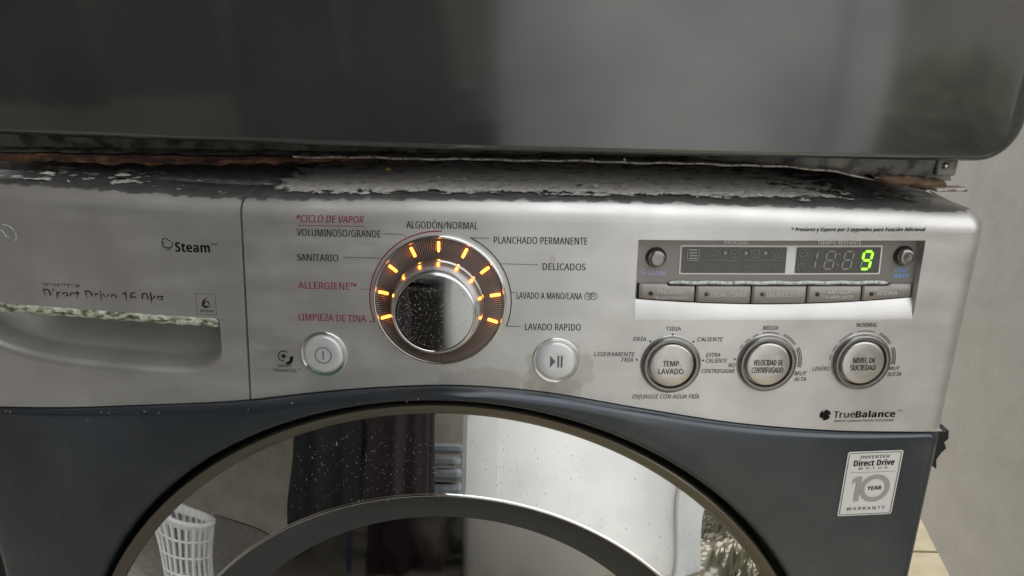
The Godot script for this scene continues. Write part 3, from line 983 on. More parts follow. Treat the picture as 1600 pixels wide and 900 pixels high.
func make_panel() -> void:
	var st := begin()
	var xr := right_edge(0.897)
	var L := 0.1236        # the display recess
	var Rr := 0.3065
	var B := 0.8405
	var T := 0.8925
	var face := func(x0: Callable, x1: Callable, y0: Callable, y1: Callable, nu: int, nv: int) -> void:
		var at := func(u: float, v: float) -> Vector2:
			var xm: float = lerpf(x0.call(0.85), x1.call(0.85), u)
			var y: float = lerpf(y0.call(xm), y1.call(xm), v)
			return Vector2(lerpf(x0.call(y), x1.call(y), u), y)
		grid(st, nu, nv, func(u, v):
			var p: Vector2 = at.call(u, v)
			return skin(p.x, p.y, 0, 0), 0, func(u, v):
			var p: Vector2 = at.call(u, v)
			return skin_uv(p.x, p.y))
	var c := func(k: float) -> Callable: return func(_y): return k
	var top := func(x): return yt(x) - EDGE
	var left := func(y): return seam(y) + 0.0007
	face.call(left, c.call(L), yb, top, 50, 30)
	face.call(c.call(L), c.call(Rr), yb, c.call(B), 40, 20)
	face.call(c.call(L), c.call(Rr), c.call(T), top, 40, 4)
	face.call(c.call(Rr), right_edge, yb, top, 8, 30)
	# round top edge, right edge, their corner, and the faces behind them
	var xl := func(u: float, y: float) -> float: return lerpf(seam(y) + 0.0007, xr, u)
	grid(st, 110, 8, func(u, v): return skin(xl.call(u, 0.903), yt(xl.call(u, 0.903)) - EDGE, 0, v * PI / 2), 0, func(u, v): return skin_uv(xl.call(u, 0.903), yt(xl.call(u, 0.903)) - EDGE * (1.0 - v * PI / 2)))
	grid(st, 110, 4, func(u, v): return skin(xl.call(u, 0.903), yt(xl.call(u, 0.903)) - EDGE, 0, PI / 2, v * 0.02), 0, func(u, v): return skin_uv(xl.call(u, 0.903), yt(xl.call(u, 0.903)) + EDGE * 0.57 + v * 0.02))
	grid(st, 8, 30, func(u, v): return skin(right_edge(lerpf(yb(xr), yt(xr) - EDGE, v)), lerpf(yb(xr), yt(xr) - EDGE, v), u * PI / 2, 0), 0, func(u, v): return skin_uv(xr + u * EDGE * PI / 2, lerpf(yb(xr), yt(xr) - EDGE, v)))
	grid(st, 3, 30, func(u, v): return skin(right_edge(lerpf(yb(xr), yt(xr) - EDGE, v)), lerpf(yb(xr), yt(xr) - EDGE, v), PI / 2, 0, u * 0.04), 0, func(_u, v): return skin_uv(xr + EDGE * 1.5, lerpf(yb(xr), yt(xr) - EDGE, v)))
	grid(st, 8, 8, func(u, v): return skin(xr, yt(xr) - EDGE, u * PI / 2, v * PI / 2), 0, func(u, v): return skin_uv(xr + u * EDGE, yt(xr) - EDGE * (1.0 - v * 1.3)))
	grid(st, 3, 8, func(u, v): return skin(xr, yt(xr) - EDGE, PI / 2, v * PI / 2, u * 0.04), 0, func(_u, v): return skin_uv(xr + EDGE, yt(xr) - EDGE * (1.0 - v * 1.5)))
	# lower lip and the cut end at the seam
	grid(st, 110, 2, func(u, v):
		var x := lerpf(seam(0.78) + 0.0007, PANEL_RIGHT - 0.008, u)
		return Vector3(x, yb(x), pz(x, yb(x)) - 0.012 * (1 - v)), 2, func(_u, _v): return Vector2(0.5, 0.9))
	grid(st, 2, 30, func(u, v):
		var y := lerpf(yb(-0.128), yt(-0.124) - EDGE * 0.3, v)
		return Vector3(seam(y) + 0.0007, y, pz(-0.127, y) - 0.02 * (1 - u) - (0.004 * smoothstep(yt(-0.124) - EDGE, yt(-0.124), y))), 3, func(_u, _v): return Vector2(0.5, 0.5))
	# the recess: side walls, top wall, and the sloping ledge under the buttons
	var floor_y := func(x: float) -> float: return 0.8497 + 0.10 * absf(x - 0.21) * absf(x - 0.21) * 4.5
	grid(st, 2, 14, func(u, v):
		var y := lerpf(B, T, v)
		return Vector3(L + 0.0016 * u, y, lerpf(pz(L, y), minf(rz(L, y), pz(L, y)) if y > 0.8515 else lerpf(pz(L, y), rz(L, y), smoothstep(0.0, 1.0, (y - B) / 0.011)), u)), 4, func(_u, _v): return skin_uv(0.0, 0.85))
	grid(st, 2, 14, func(u, v):
		var y := lerpf(B, T, v)
		return Vector3(Rr - 0.0016 * (1 - u), y, lerpf(rz(Rr, y) if y > 0.8515 else lerpf(pz(Rr, y), rz(Rr, y), smoothstep(0.0, 1.0, (y - B) / 0.011)), pz(Rr, y), u)), 5, func(_u, _v): return skin_uv(0.0, 0.85))
	grid(st, 40, 2, func(u, v):
		var x := lerpf(L, Rr, u)
		return Vector3(x, T - 0.0008 * (1 - v), lerpf(rz(x, T), pz(x, T), v)), 6, func(_u, _v): return skin_uv(0.0, 0.85))
	grid(st, 60, 10, func(u, v):
		var x := lerpf(L, Rr, u)
		var fy: float = floor_y.call(x)
		var y := lerpf(B, fy, v)
		return Vector3(x, y, lerpf(pz(x, y), rz(x, y) + 0.0003, pow(v, 1.35))), 7, func(u, v): return skin_uv(lerpf(L, Rr, u), lerpf(B, 0.85, v)))
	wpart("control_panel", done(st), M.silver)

func make_drawer() -> void:
	var st := begin()
	var xe := -0.1452                                  # right end of the grip hollow
	var left := -0.345
	var ytop := func(x: float) -> float: return 0.8353 - 0.0318 * (x - xe)
	var low := [Vector2(-0.345, 0.832), Vector2(-0.322, 0.8215), Vector2(-0.3012, 0.810), Vector2(-0.2791, 0.8032), Vector2(-0.2567, 0.7998), Vector2(-0.223, 0.7974), Vector2(-0.1896, 0.7961), Vector2(-0.165, 0.7967), Vector2(-0.155, 0.7995), Vector2(-0.149, 0.8045), Vector2(-0.1462, 0.8105), Vector2(-0.1452, 0.8165)]
	var ylow := func(x: float) -> float: return curve_at(low, x)
	var xs := []
	for k in 41: xs.append(lerpf(left, -0.165, k / 40.0))
	for k in range(1, 17): xs.append(-0.165 + (xe + 0.165) * sin(k / 16.0 * PI / 2))
	var cols := func(y0: Callable, y1: Callable, nv: int, smooth: int, hollow: bool) -> void:
		grid(st, xs.size() - 1, nv, func(u, v):
			var x: float = xs[roundi(u * (xs.size() - 1))]
			var y: float = lerpf(y0.call(x), y1.call(x), v)
			var z := pz(x, y)
			if hollow:
				z -= 0.030 * sqrt(clampf(1.0 - pow(maxf(1.0 - v, 0.0), 1.8), 0, 1)) * smoothstep(0.0, 0.2, v)
			return Vector3(x, y, z), smooth, func(u, v):
			var x: float = xs[roundi(u * (xs.size() - 1))]
			return skin_uv(x, lerpf(y0.call(x), y1.call(x), v)))
	cols.call(ytop, func(x): return yt(x) - EDGE, 16, 0, false)
	cols.call(yb, ylow, 10, 0, false)
	cols.call(ylow, ytop, 24, 0, true)
	# end wall of the hollow and the face right of it
	grid(st, 3, 10, func(u, v):
		var y := lerpf(0.8165, 0.8353, v)
		return Vector3(xe + 0.0002 * u, y, pz(xe, y) - 0.031 * (1 - u)), 3, func(_u, v): return skin_uv(xe, 0.82))
	grid(st, 4, 24, func(u, v):
		var xm := lerpf(xe, seam(0.85) - 0.0007, u)
		var y := lerpf(yb(xm), yt(xm) - EDGE, v)
		var x := lerpf(xe, seam(y) - 0.0007, u)
		return Vector3(x, y, pz(x, y)), 0, func(u, v): return skin_uv(lerpf(xe, -0.128, u), lerpf(0.78, 0.90, v)))
	# round top edge, rounded nose at the seam, lower lip
	grid(st, 60, 8, func(u, v):
		var x := lerpf(left, seam(0.903) - 0.0007, u)
		return skin(x, yt(x) - EDGE, 0, v * PI / 2), 0, func(u, v):
		var x := lerpf(left, -0.126, u)
		return skin_uv(x, yt(x) - EDGE * (1.0 - v * PI / 2)))
	grid(st, 60, 4, func(u, v):
		var x := lerpf(left, seam(0.903) - 0.0007, u)
		return skin(x, yt(x) - EDGE, 0, PI / 2, v * 0.02), 0, func(u, v):
		var x := lerpf(left, -0.126, u)
		return skin_uv(x, yt(x) + EDGE * 0.57 + v * 0.02))
	grid(st, 2, 30, func(u, v):
		var y := lerpf(yb(-0.13), yt(-0.126) - EDGE * 0.3, v)
		return Vector3(seam(y) - 0.0007 + 0.0004 * sin(u * PI), y, pz(-0.127, y) - 0.02 * u - (0.004 * smoothstep(yt(-0.126) - EDGE, yt(-0.126), y))), 4, func(_u, _v): return Vector2(0.3, 0.5))
	grid(st, 60, 2, func(u, v):
		var x := lerpf(left, seam(0.78) - 0.0007, u)
		return Vector3(x, yb(x), pz(x, yb(x)) - 0.012 * (1 - v)), 5, func(_u, _v): return Vector2(0.3, 0.9))
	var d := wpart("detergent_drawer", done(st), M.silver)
	st = begin()                                      # corroded chrome strip along the top of the grip
	grid(st, 120, 10, func(u, v):
		var x := lerpf(-0.338, -0.1458, u)
		var a: float = lerpf(-PI * 0.6, PI * 0.6, v)
		var end := sqrt(clampf((-0.1456 - x) / 0.002, 0.0, 1.0))
		return Vector3(x, ytop.call(x) - 0.0027 + (0.0031 + 0.0004 * sin(x * 500.0) * (1.0 if a < 0 else 0.2)) * sin(a) * end, pz(x, 0.833) - 0.001 + 0.0022 * cos(a)), 0)
	obj("grip_strip", done(st), M.verdigris, d)

func make_dial() -> void:
	var cx := -0.0006
	var cy := 0.8515
	var f := frame_at(cx, cy)
	var st := begin()
	lathe(st, f, [[Vector2(0.0428, -0.001), Vector2(0.0428, 0.0016), Vector2(0.0423, 0.0027), Vector2(0.0414, 0.0030), Vector2(0.0407, 0.0024), Vector2(0.0404, 0.0008)]], 120)
	var dial := wpart("cycle_dial", done(st), M.chrome)
	st = begin()
	lathe(st, f, [[Vector2(0.0405, 0.0012), Vector2(0.0275, 0.0052)]], 120)
	obj("lamp_ring", done(st), M.lamp_ring, dial)
	st = begin()                                      # fine radial ribs of the lamp ring
	for k in 170:
		var a := TAU * k / 170.0
		var e := Vector3(cos(a), sin(a), 0)
		var t := Vector3(-sin(a), cos(a), 0)
		st.set_smooth_group(-1)
		for q in [[e * 0.0403 + Vector3(0, 0, 0.00126), e * 0.0277 + Vector3(0, 0, 0.00514)]]:
			var w0: Vector3 = t * 0.00036
			var w1: Vector3 = t * 0.00026
			var up := Vector3(0, 0, 0.0004)
			var a0: Vector3 = f * (q[0] - w0)
			var a1: Vector3 = f * (q[0] + w0)
			var b0: Vector3 = f * (q[1] - w1)
			var b1: Vector3 = f * (q[1] + w1)
			var ta: Vector3 = f * (q[0] + up)
			var tb: Vector3 = f * (q[1] + up)
			ink_tri(st, a0, ta, tb); ink_tri(st, a0, tb, b0)
			ink_tri(st, ta, a1, b1); ink_tri(st, ta, b1, tb)
	obj("lamp_ring_ribs", done(st), M.lamp_rib, dial)
	var degrees := [90.0, 116.5, 143.5, 171.0, 197.0, 63.0, 36.5, 8.5, -19.0]
	for g in degrees:
		var a := deg_to_rad(g)
		st = begin()
		var b := Basis(Vector3(cos(a), sin(a), 0), Vector3(-sin(a), cos(a), 0), Vector3.BACK)
		add_box(st, Vector3(0.0068, 0.0017, 0.0010), Vector3.ZERO, Basis.IDENTITY, 0.0003)
		var lamp := obj("indicator_lamp", done(st), M.lamp_orange, dial)
		lamp.transform = f * Transform3D(b, Vector3(cos(a), sin(a), 0) * 0.0357 + Vector3(0, 0, 0.0033))
		var li := AreaLight3D.new()
		li.name = "indicator_light"
		li.area_size = Vector2(0.0066, 0.0013)
		li.light_color = Color(1.0, 0.235, 0.022).linear_to_srgb()
		li.light_energy = 0.000030
		li.shadow_enabled = true
		dial.add_child(li, true)
		li.transform = f * Transform3D(b * Basis(Vector3.UP, 0.0) , Vector3(cos(a), sin(a), 0) * 0.0357 + Vector3(0, 0, 0.0041)) * Transform3D(Basis(Vector3.RIGHT, PI), Vector3.ZERO)
	# the knob: a chrome foot, a satin flank and a mirror face
	st = begin()
	lathe(st, f, [[Vector2(0.0288, 0.0040), Vector2(0.0288, 0.0070), Vector2(0.0282, 0.0092), Vector2(0.0272, 0.0096)], [Vector2(0.0272, 0.0096), Vector2(0.0277, 0.0110), Vector2(0.0276, 0.0125)]], 120)
	var knob := obj("knob", done(st), M.dull_chrome, dial)
	st = begin()
	lathe(st, f, [[Vector2(0.0283, 0.0122), Vector2(0.0284, 0.0150), Vector2(0.0278, 0.0200), Vector2(0.0266, 0.0250), Vector2(0.0255, 0.0280), Vector2(0.0247, 0.0292), Vector2(0.0241, 0.0294)]], 120)
	obj("knob_flank", done(st), M.knob_side, dial)
	st = begin()
	lathe(st, f, [[Vector2(0.0241, 0.0294), Vector2(0.0239, 0.0297), Vector2(0.0236, 0.0294), Vector2(0.0234, 0.0280)]], 120)
	var askew := f * Transform3D(Basis(Vector3.UP, 0.030), Vector3(0, 0, 0.0288))    # mirror disc tilted a little to shift what it reflects
	lathe(st, askew, [[Vector2(0.02345, 0.0), Vector2(0.012, 0.0001), Vector2(0.0, 0.00015)]], 120, 0.0, TAU, 5)
	obj("knob_face", done(st), M.chrome, dial)
	specks("pitting", dial, 760, M.pale_speck, func():
		var a := rng.randf() * TAU
		var r := 0.0228 * sqrt(rng.randf())
		return askew * Vector3(cos(a) * r, sin(a) * r, 0.0002), 0.00050)
	st = begin()
	for e in [[0.0065, 0.0052, 0.0010], [0.0063, 0.0020, 0.0013]]:
		lathe(st, f, [[Vector2(e[2], 0.0), Vector2(e[2] * 0.7, 0.0006), Vector2(0.0, 0.0008)]].map(func(q): return q.map(func(w): return Vector2(w.x, w.y))), 14)
	st = begin()
	for e in [[0.0052, 0.0068, 0.0009], [0.0050, 0.0012, 0.0012]]:
		lathe(st, f * Transform3D(Basis.IDENTITY, Vector3(e[0], e[1], 0.0290)), [[Vector2(e[2], 0.0), Vector2(e[2] * 0.75, 0.0006), Vector2(0.0, 0.0009)]], 16)
	obj("dent_mark", done(st), M.pit, dial)

func make_buttons() -> void:
	for e in [["power_button", -0.0772, 0.8137], ["start_button", 0.0745, 0.8124]]:
		var f := frame_at(e[1], e[2])
		var st := begin()
		lathe(st, f, [[Vector2(0.0153, -0.001), Vector2(0.0153, 0.0007), Vector2(0.0149, 0.0013), Vector2(0.0144, 0.0011), Vector2(0.0141, 0.0003)], [Vector2(0.0141, 0.0003), Vector2(0.0138, 0.0008), Vector2(0.0134, 0.0006), Vector2(0.0132, -0.0008)]], 72)
		var b := wpart(e[0], done(st), M.chrome)
		st = begin()
		lathe(st, f, [[Vector2(0.0133, -0.0006), Vector2(0.0127, -0.0006)]], 60)
		obj("groove", done(st), M.gap_black, b)
		st = begin()
		lathe(st, f, [[Vector2(0.0128, -0.0008), Vector2(0.0127, 0.0008), Vector2(0.0122, 0.0018), Vector2(0.0112, 0.0022), Vector2(0.006, 0.0022), Vector2(0.0, 0.0021)]], 72)
		obj("cap", done(st), M.button_cap, b)
		if e[0] == "power_button":      # green corrosion in the lower part of the ring
			st = begin()
			lathe(st, f, [[Vector2(0.0147, 0.0014), Vector2(0.0141, 0.0009), Vector2(0.0134, 0.0010)]], 40, deg_to_rad(215), deg_to_rad(325))
			obj("corrosion", done(st), M.green_rust, b)
		var surf := func(x, y): return pz(x, y) + 0.0021
		var c := Vector2(e[1], e[2])
		if e[0] == "power_button":
			sign_of(b, "power_symbol", M.symbol, func(s):
				ink_line(s, arc(c + Vector2(0, -0.0002), 0.0053, 0, 360, 40), 0.0007, surf)
				ink_line(s, [c + Vector2(0, -0.0030), c + Vector2(0, 0.0026)], 0.0009, surf))
		else:
			sign_of(b, "start_symbol", M.symbol, func(s):
				ink_poly(s, [c + Vector2(-0.0040, -0.0042), c + Vector2(-0.0040, 0.0042), c + Vector2(-0.0004, 0)], surf)
				ink_line(s, [c + Vector2(0.0014, -0.0040), c + Vector2(0.0014, 0.0040)], 0.0012, surf)
				ink_line(s, [c + Vector2(0.0036, -0.0040), c + Vector2(0.0036, 0.0040)], 0.0012, surf))

func make_selectors() -> void:
	for e in [[0.1494, 0.8102], ["", 0], [0.2126, 0.8110], [0.2756, 0.8116]]:
		if e[0] is String: continue
		var f := frame_at(e[0], e[1])
		var st := begin()
		lathe(st, f, [[Vector2(0.0192, -0.001), Vector2(0.0192, 0.0012), Vector2(0.0188, 0.0026), Vector2(0.0176, 0.0034), Vector2(0.0160, 0.0030)], [Vector2(0.0160, 0.0030), Vector2(0.0154, 0.0012), Vector2(0.0151, -0.0006), Vector2(0.0149, -0.0006)]], 90)
		var b := wpart("selector_button", done(st), M.selector_ring)
		st = begin()
		lathe(st, f, [[Vector2(0.0199, -0.0006), Vector2(0.0199, 0.0003), Vector2(0.0195, 0.0006), Vector2(0.0191, 0.0004)]], 90)
		obj("outer_ring", done(st), M.dull_chrome, b)
		st = begin()
		lathe(st, f, [[Vector2(0.0148, -0.0008), Vector2(0.0148, 0.0016), Vector2(0.0143, 0.0028), Vector2(0.0134, 0.0032), Vector2(0.0068, 0.0030), Vector2(0.0, 0.0029)]], 90)
		obj("cap", done(st), M.selector_cap, b)

func seg_points(k: int, o: Vector2, w: float, h: float, t: float, slant: float) -> Array:
	# segments a..g of a digit whose lower left corner is o
	var ends: Array = [[Vector2(0, h), Vector2(w, h)], [Vector2(w, h), Vector2(w, h / 2)], [Vector2(w, h / 2), Vector2(w, 0)], [Vector2(0, 0), Vector2(w, 0)], [Vector2(0, h / 2), Vector2(0, 0)], [Vector2(0, h), Vector2(0, h / 2)], [Vector2(0, h / 2), Vector2(w, h / 2)]][k]
	var d: Vector2 = (ends[1] - ends[0]).normalized()
	var n := Vector2(-d.y, d.x) * t / 2
	var a: Vector2 = ends[0] + d * 0.0005
	var b: Vector2 = ends[1] - d * 0.0005
	var e := d * t / 2
	return [a, a + e + n, b - e + n, b, b - e - n, a + e - n].map(func(p): return o + Vector2(p.x + slant * p.y, p.y))

func make_display() -> void:
	var L := 0.1250
	var R := 0.3050
	var T := 0.8919
	var st := begin()
	grid(st, 60, 12, func(u, v):
		var x := lerpf(L, R, u)
		var y := lerpf(0.8635, T, v)
		return Vector3(x, y, rz(x, y) + 0.0004), 0)
	var panel := wpart("display_panel", done(st), M.display_face)
	st = begin()
	grid(st, 60, 2, func(u, v):
		var x := lerpf(L, R, u)
		var y := lerpf(0.8480, 0.8640, v)
		return Vector3(x, y, rz(x, y) - 0.0012), 0)
	obj("button_gap", done(st), M.gap_black, panel)
	var surf := func(x, y): return rz(x, y) + 0.0004
	# windows with their white frame
	sign_of(panel, "window_frame", M.ink_w, func(s):
		ink_poly(s, rounded(0.1516, 0.8692, 0.2822, 0.8878, 0.0010), surf, 0.0003))
	for e in [[0.1526, 0.2199], [0.2262, 0.2812]]:
		sign_of(panel, "window", M.window_tint, func(s): ink_poly(s, rounded(e[0], 0.8702, e[1], 0.8868, 0.0005), surf, 0.0006))
	var wsurf := func(x, y): return rz(x, y) + 0.0014
	# digits: 1 8 : 8 unlit, then a lit 9
	var slant := 0.15
	var w := 0.0056
	var h := 0.0113
	var low := 0.8729
	for e in [[0.2327, [1, 2], []], [0.2445, [0, 1, 2, 3, 4, 5, 6], []], [0.2563, [0, 1, 2, 3, 4, 5, 6], []], [0.2686, [4], [0, 1, 2, 3, 5, 6]]]:
		for lit in 2:
			for k in e[1 + lit]:
				sign_of(panel, "digit_segment", M.segment_on if lit else M.segment_off, func(s): ink_poly(s, seg_points(k, Vector2(e[0], low), w, h, 0.0014 if lit else 0.0011, slant), wsurf, 0.0002 if lit else 0.0))
	var gl := AreaLight3D.new()
	gl.name = "digit_light"
	gl.area_size = Vector2(0.0058, 0.0113)
	gl.light_color = Color(0.2, 1.0, 0.004).linear_to_srgb()
	gl.light_energy = 0.000015
	gl.shadow_enabled = true
	panel.add_child(gl, true)
	gl.transform = Transform3D(Basis(Vector3.UP, PI), Vector3(0.2722, 0.8786, rz(0.2722, 0.8786) + 0.0016))
	sign_of(panel, "digit_colon", M.segment_off, func(s):
		ink_poly(s, arc(Vector2(0.2541, 0.8825), 0.0006, 0, 350, 10), wsurf)
		ink_poly(s, arc(Vector2(0.2534, 0.8756), 0.0006, 0, 350, 10), wsurf))
	sign_of(panel, "timer_icon", M.ink_d, func(s):
		ink_line(s, arc(Vector2(0.2302, 0.8833), 0.0023, 0, 360, 24), 0.0004, wsurf)
		ink_line(s, [Vector2(0.2288, 0.8838), Vector2(0.2302, 0.8828), Vector2(0.2316, 0.8838)], 0.0004, wsurf)
		ink_line(s, arc(Vector2(0.2296, 0.8743), 0.0022, -40, 250, 24), 0.0004, wsurf)
		ink_line(s, [Vector2(0.2296, 0.8755), Vector2(0.2296, 0.8738)], 0.0004, wsurf))
	# process pictures
	sign_of(panel, "load_icon", M.ink_s, func(s):
		ink_line(s, [Vector2(0.1562, 0.8862), Vector2(0.1560, 0.8790), Vector2(0.1566, 0.8783), Vector2(0.1626, 0.8783), Vector2(0.1632, 0.8790), Vector2(0.1634, 0.8862)], 0.0004, wsurf)
		for k in 4: ink_line(s, [Vector2(0.1573, 0.8796 + k * 0.0018), Vector2(0.1623, 0.8796 + k * 0.0018)], 0.0008, wsurf))
	sign_of(panel, "process_arrow", M.ink_s, func(s):
		for x in [0.1795, 0.1927, 0.2053]: ink_poly(s, [Vector2(x, 0.8818), Vector2(x, 0.8846), Vector2(x + 0.0021, 0.8832)], wsurf))
	sign_of(panel, "process_icon", M.ink_d, func(s):
		ink_line(s, arc(Vector2(0.1737, 0.8815), 0.0034, 25, 155, 14), 0.0005, wsurf)
		ink_line(s, [Vector2(0.1722, 0.8812), Vector2(0.1756, 0.8842)], 0.0006, wsurf)
		for x in [0.1863, 0.1992]:
			ink_line(s, [Vector2(x - 0.0032, 0.8852), Vector2(x - 0.0014, 0.8846), Vector2(x, 0.8853), Vector2(x + 0.0014, 0.8846), Vector2(x + 0.0032, 0.8852)], 0.0005, wsurf)
			ink_line(s, [Vector2(x - 0.0030, 0.8850), Vector2(x - 0.0022, 0.8804), Vector2(x + 0.0022, 0.8804), Vector2(x + 0.0030, 0.8850)], 0.0005, wsurf)
			ink_line(s, [Vector2(x - 0.0018, 0.8832), Vector2(x, 0.8822), Vector2(x + 0.0018, 0.8834)], 0.0005, wsurf)
		ink_line(s, [Vector2(0.2090, 0.8852), Vector2(0.2090, 0.8838), Vector2(0.2105, 0.8838), Vector2(0.2105, 0.8806), Vector2(0.2185, 0.8806), Vector2(0.2150, 0.8852)], 0.0005, wsurf)
		ink_line(s, arc(Vector2(0.2130, 0.8826), 0.0013, 0, 360, 16), 0.0004, wsurf))
	sign_of(panel, "process_line", M.ink_d, func(s): ink_line(s, [Vector2(0.1680, 0.8785), Vector2(0.2155, 0.8788)], 0.0004, wsurf))
	for e in [["LOAD", 155.5, 162.8], ["LOAD", 168.0, 175.8], ["WASH", 181.0, 189.5], ["RINSE", 193.0, 202.0], ["SPIN", 207.5, 215.0]]:
		lettering(panel, e[0], e[1], e[2], 873.4, 2.3, "d", wsurf)
	for e in [["PROCESO", 179.4, 194.3, 888.5, 2.5, "wb"], ["TIEMPO RESTANTE", 239.5, 267.8, 888.5, 2.5, "wb"], ["VAPOR", 131.6, 143.6, 868.4, 2.7, "vbi"], ["COLD", 291.9, 300.8, 870.6, 2.6, "ubi"], ["WASH", 291.1, 301.8, 867.0, 2.7, "ubi"]]:
		lettering(panel, e[0], e[1], e[2], e[3], e[4], e[5], surf)
	sign_of(panel, "steam_icon", M.ink_v, func(s):
		ink_line(s, arc(Vector2(0.1289, 0.8708), 0.0013, 0, 270, 14), 0.0004, surf)
		ink_line(s, arc(Vector2(0.1300, 0.8692), 0.0010, -90, 160, 12), 0.0004, surf))
	# round buttons at both ends
	for e in [[0.1366, 0.8800], [0.2972, 0.8813]]:
		var f := frame_at(e[0], e[1], -0.0059)
		st = begin()
		lathe(st, f, [[Vector2(0.0068, 0.0001), Vector2(0.0062, 0.0006), Vector2(0.0058, 0.0002), Vector2(0.0056, -0.0002)]], 40)
		var rb := obj("round_button", done(st), M.gap_black, panel)
		rb.material_override = M.rubber
		st = begin()
		lathe(st, f, [[Vector2(0.0055, -0.0006), Vector2(0.0055, 0.0030), Vector2(0.0051, 0.0044), Vector2(0.0040, 0.0052), Vector2(0.0022, 0.0050), Vector2(0.0, 0.0047)]], 48)
		obj("round_button_cap", done(st), M.round_cap, panel)
	# the strip above the row, then five push buttons
	st = begin()
	grid(st, 60, 6, func(u, v):
		var x := lerpf(0.1453, 0.2880, u)
		var a: float = lerpf(-PI * 0.5, PI * 0.5, v)
		var e := clampf(minf(x - 0.1453, 0.2880 - x) / 0.0015, 0.0, 1.0)
		return Vector3(x, 0.8639 + 0.00022 * sin(x * 300.0) + 0.0013 * sin(a) * (0.3 + 0.7 * e), rz(x, 0.864) + 0.0008 + 0.0014 * cos(a)), 0)
	obj("chrome_strip", done(st), M.pale_chrome, panel)
	var xs := [0.1262, 0.1627, 0.1990, 0.2352, 0.2714, 0.3048]
	for k in 5:
		var a: float = xs[k] + 0.0004
		var b: float = xs[k + 1] - 0.0004
		st = begin()
		var low_y := func(x: float) -> float: return 0.8505 + 0.10 * (x - 0.21) * (x - 0.21) * 4.5
		var hi_y := func(x: float) -> float: return 0.8618 + (0.0014 if (k == 0 and x < 0.1445) or (k == 4 and x > 0.2895) else 0.0)
		var cut := [0.0, 0.02, 0.06, 0.25, 0.5, 0.75, 0.94, 0.98, 1.0]
		if k == 0: cut = [0.0, 0.02, 0.06, 0.25, 0.48, 0.53, 0.75, 0.94, 0.98, 1.0]
		if k == 4: cut = [0.0, 0.02, 0.06, 0.25, 0.52, 0.57, 0.75, 0.94, 0.98, 1.0]
		var rise := [[0.0, -0.001], [0.0, 0.0008], [0.05, 0.0016], [0.5, 0.0018], [0.95, 0.0016], [1.0, 0.0008], [1.0, -0.001]]
		grid(st, cut.size() - 1, 6, func(u, v):
			var cu: float = cut[roundi(u * (cut.size() - 1))]
			var x := lerpf(a, b, cu)
			var q: Array = rise[roundi(v * 6)]
			var y: float = lerpf(low_y.call(x), hi_y.call(x), q[0])
			var edge := 0.0 if cu > 0.03 and cu < 0.97 else (-0.0010 if cu == 0.0 or cu == 1.0 else -0.0002)
			return Vector3(x, y, rz(x, y) + q[1] + edge), 0)
		var pb := obj("push_button", done(st), M.display_button, panel)
		var led_x: float = [0.1341, 0.1700, 0.2062, 0.2420, 0.2778][k]
		st = begin()
		lathe(st, Transform3D(Basis.IDENTITY, Vector3(led_x, 0.8567 + (0.0005 if k == 0 else 0.0), rz(led_x, 0.8567) + 0.0019)), [[Vector2(0.0015, 0), Vector2(0.0012, 0.0005), Vector2(0, 0.0006)]], 20)
		obj("push_button_led", done(st), M.small_led_green if k in [1, 2] else M.small_led, panel)
	var bsurf := func(x, y): return rz(x, y) + 0.0019
	for e in [["PRELAVADO", 138.6, 155.8, 857.0, 2.7], ["* BLOQUEO PARA NIÑOS", 135.9, 158.2, 853.6, 1.7], ["ENJUAG.+CENTRIF", 173.1, 196.0, 855.2, 2.8], ["ENJUAGUE EXTRA", 208.9, 232.4, 855.2, 2.8], ["MAS AGUA", 248.3, 263.6, 857.0, 2.7], ["* ALARMA ON/OFF", 245.8, 265.8, 853.9, 2.0], ["RESERVA", 281.3, 294.7, 856.0, 2.7]]:
		lettering(panel, e[0], e[1], e[2], e[3], e[4], "g", bsurf)

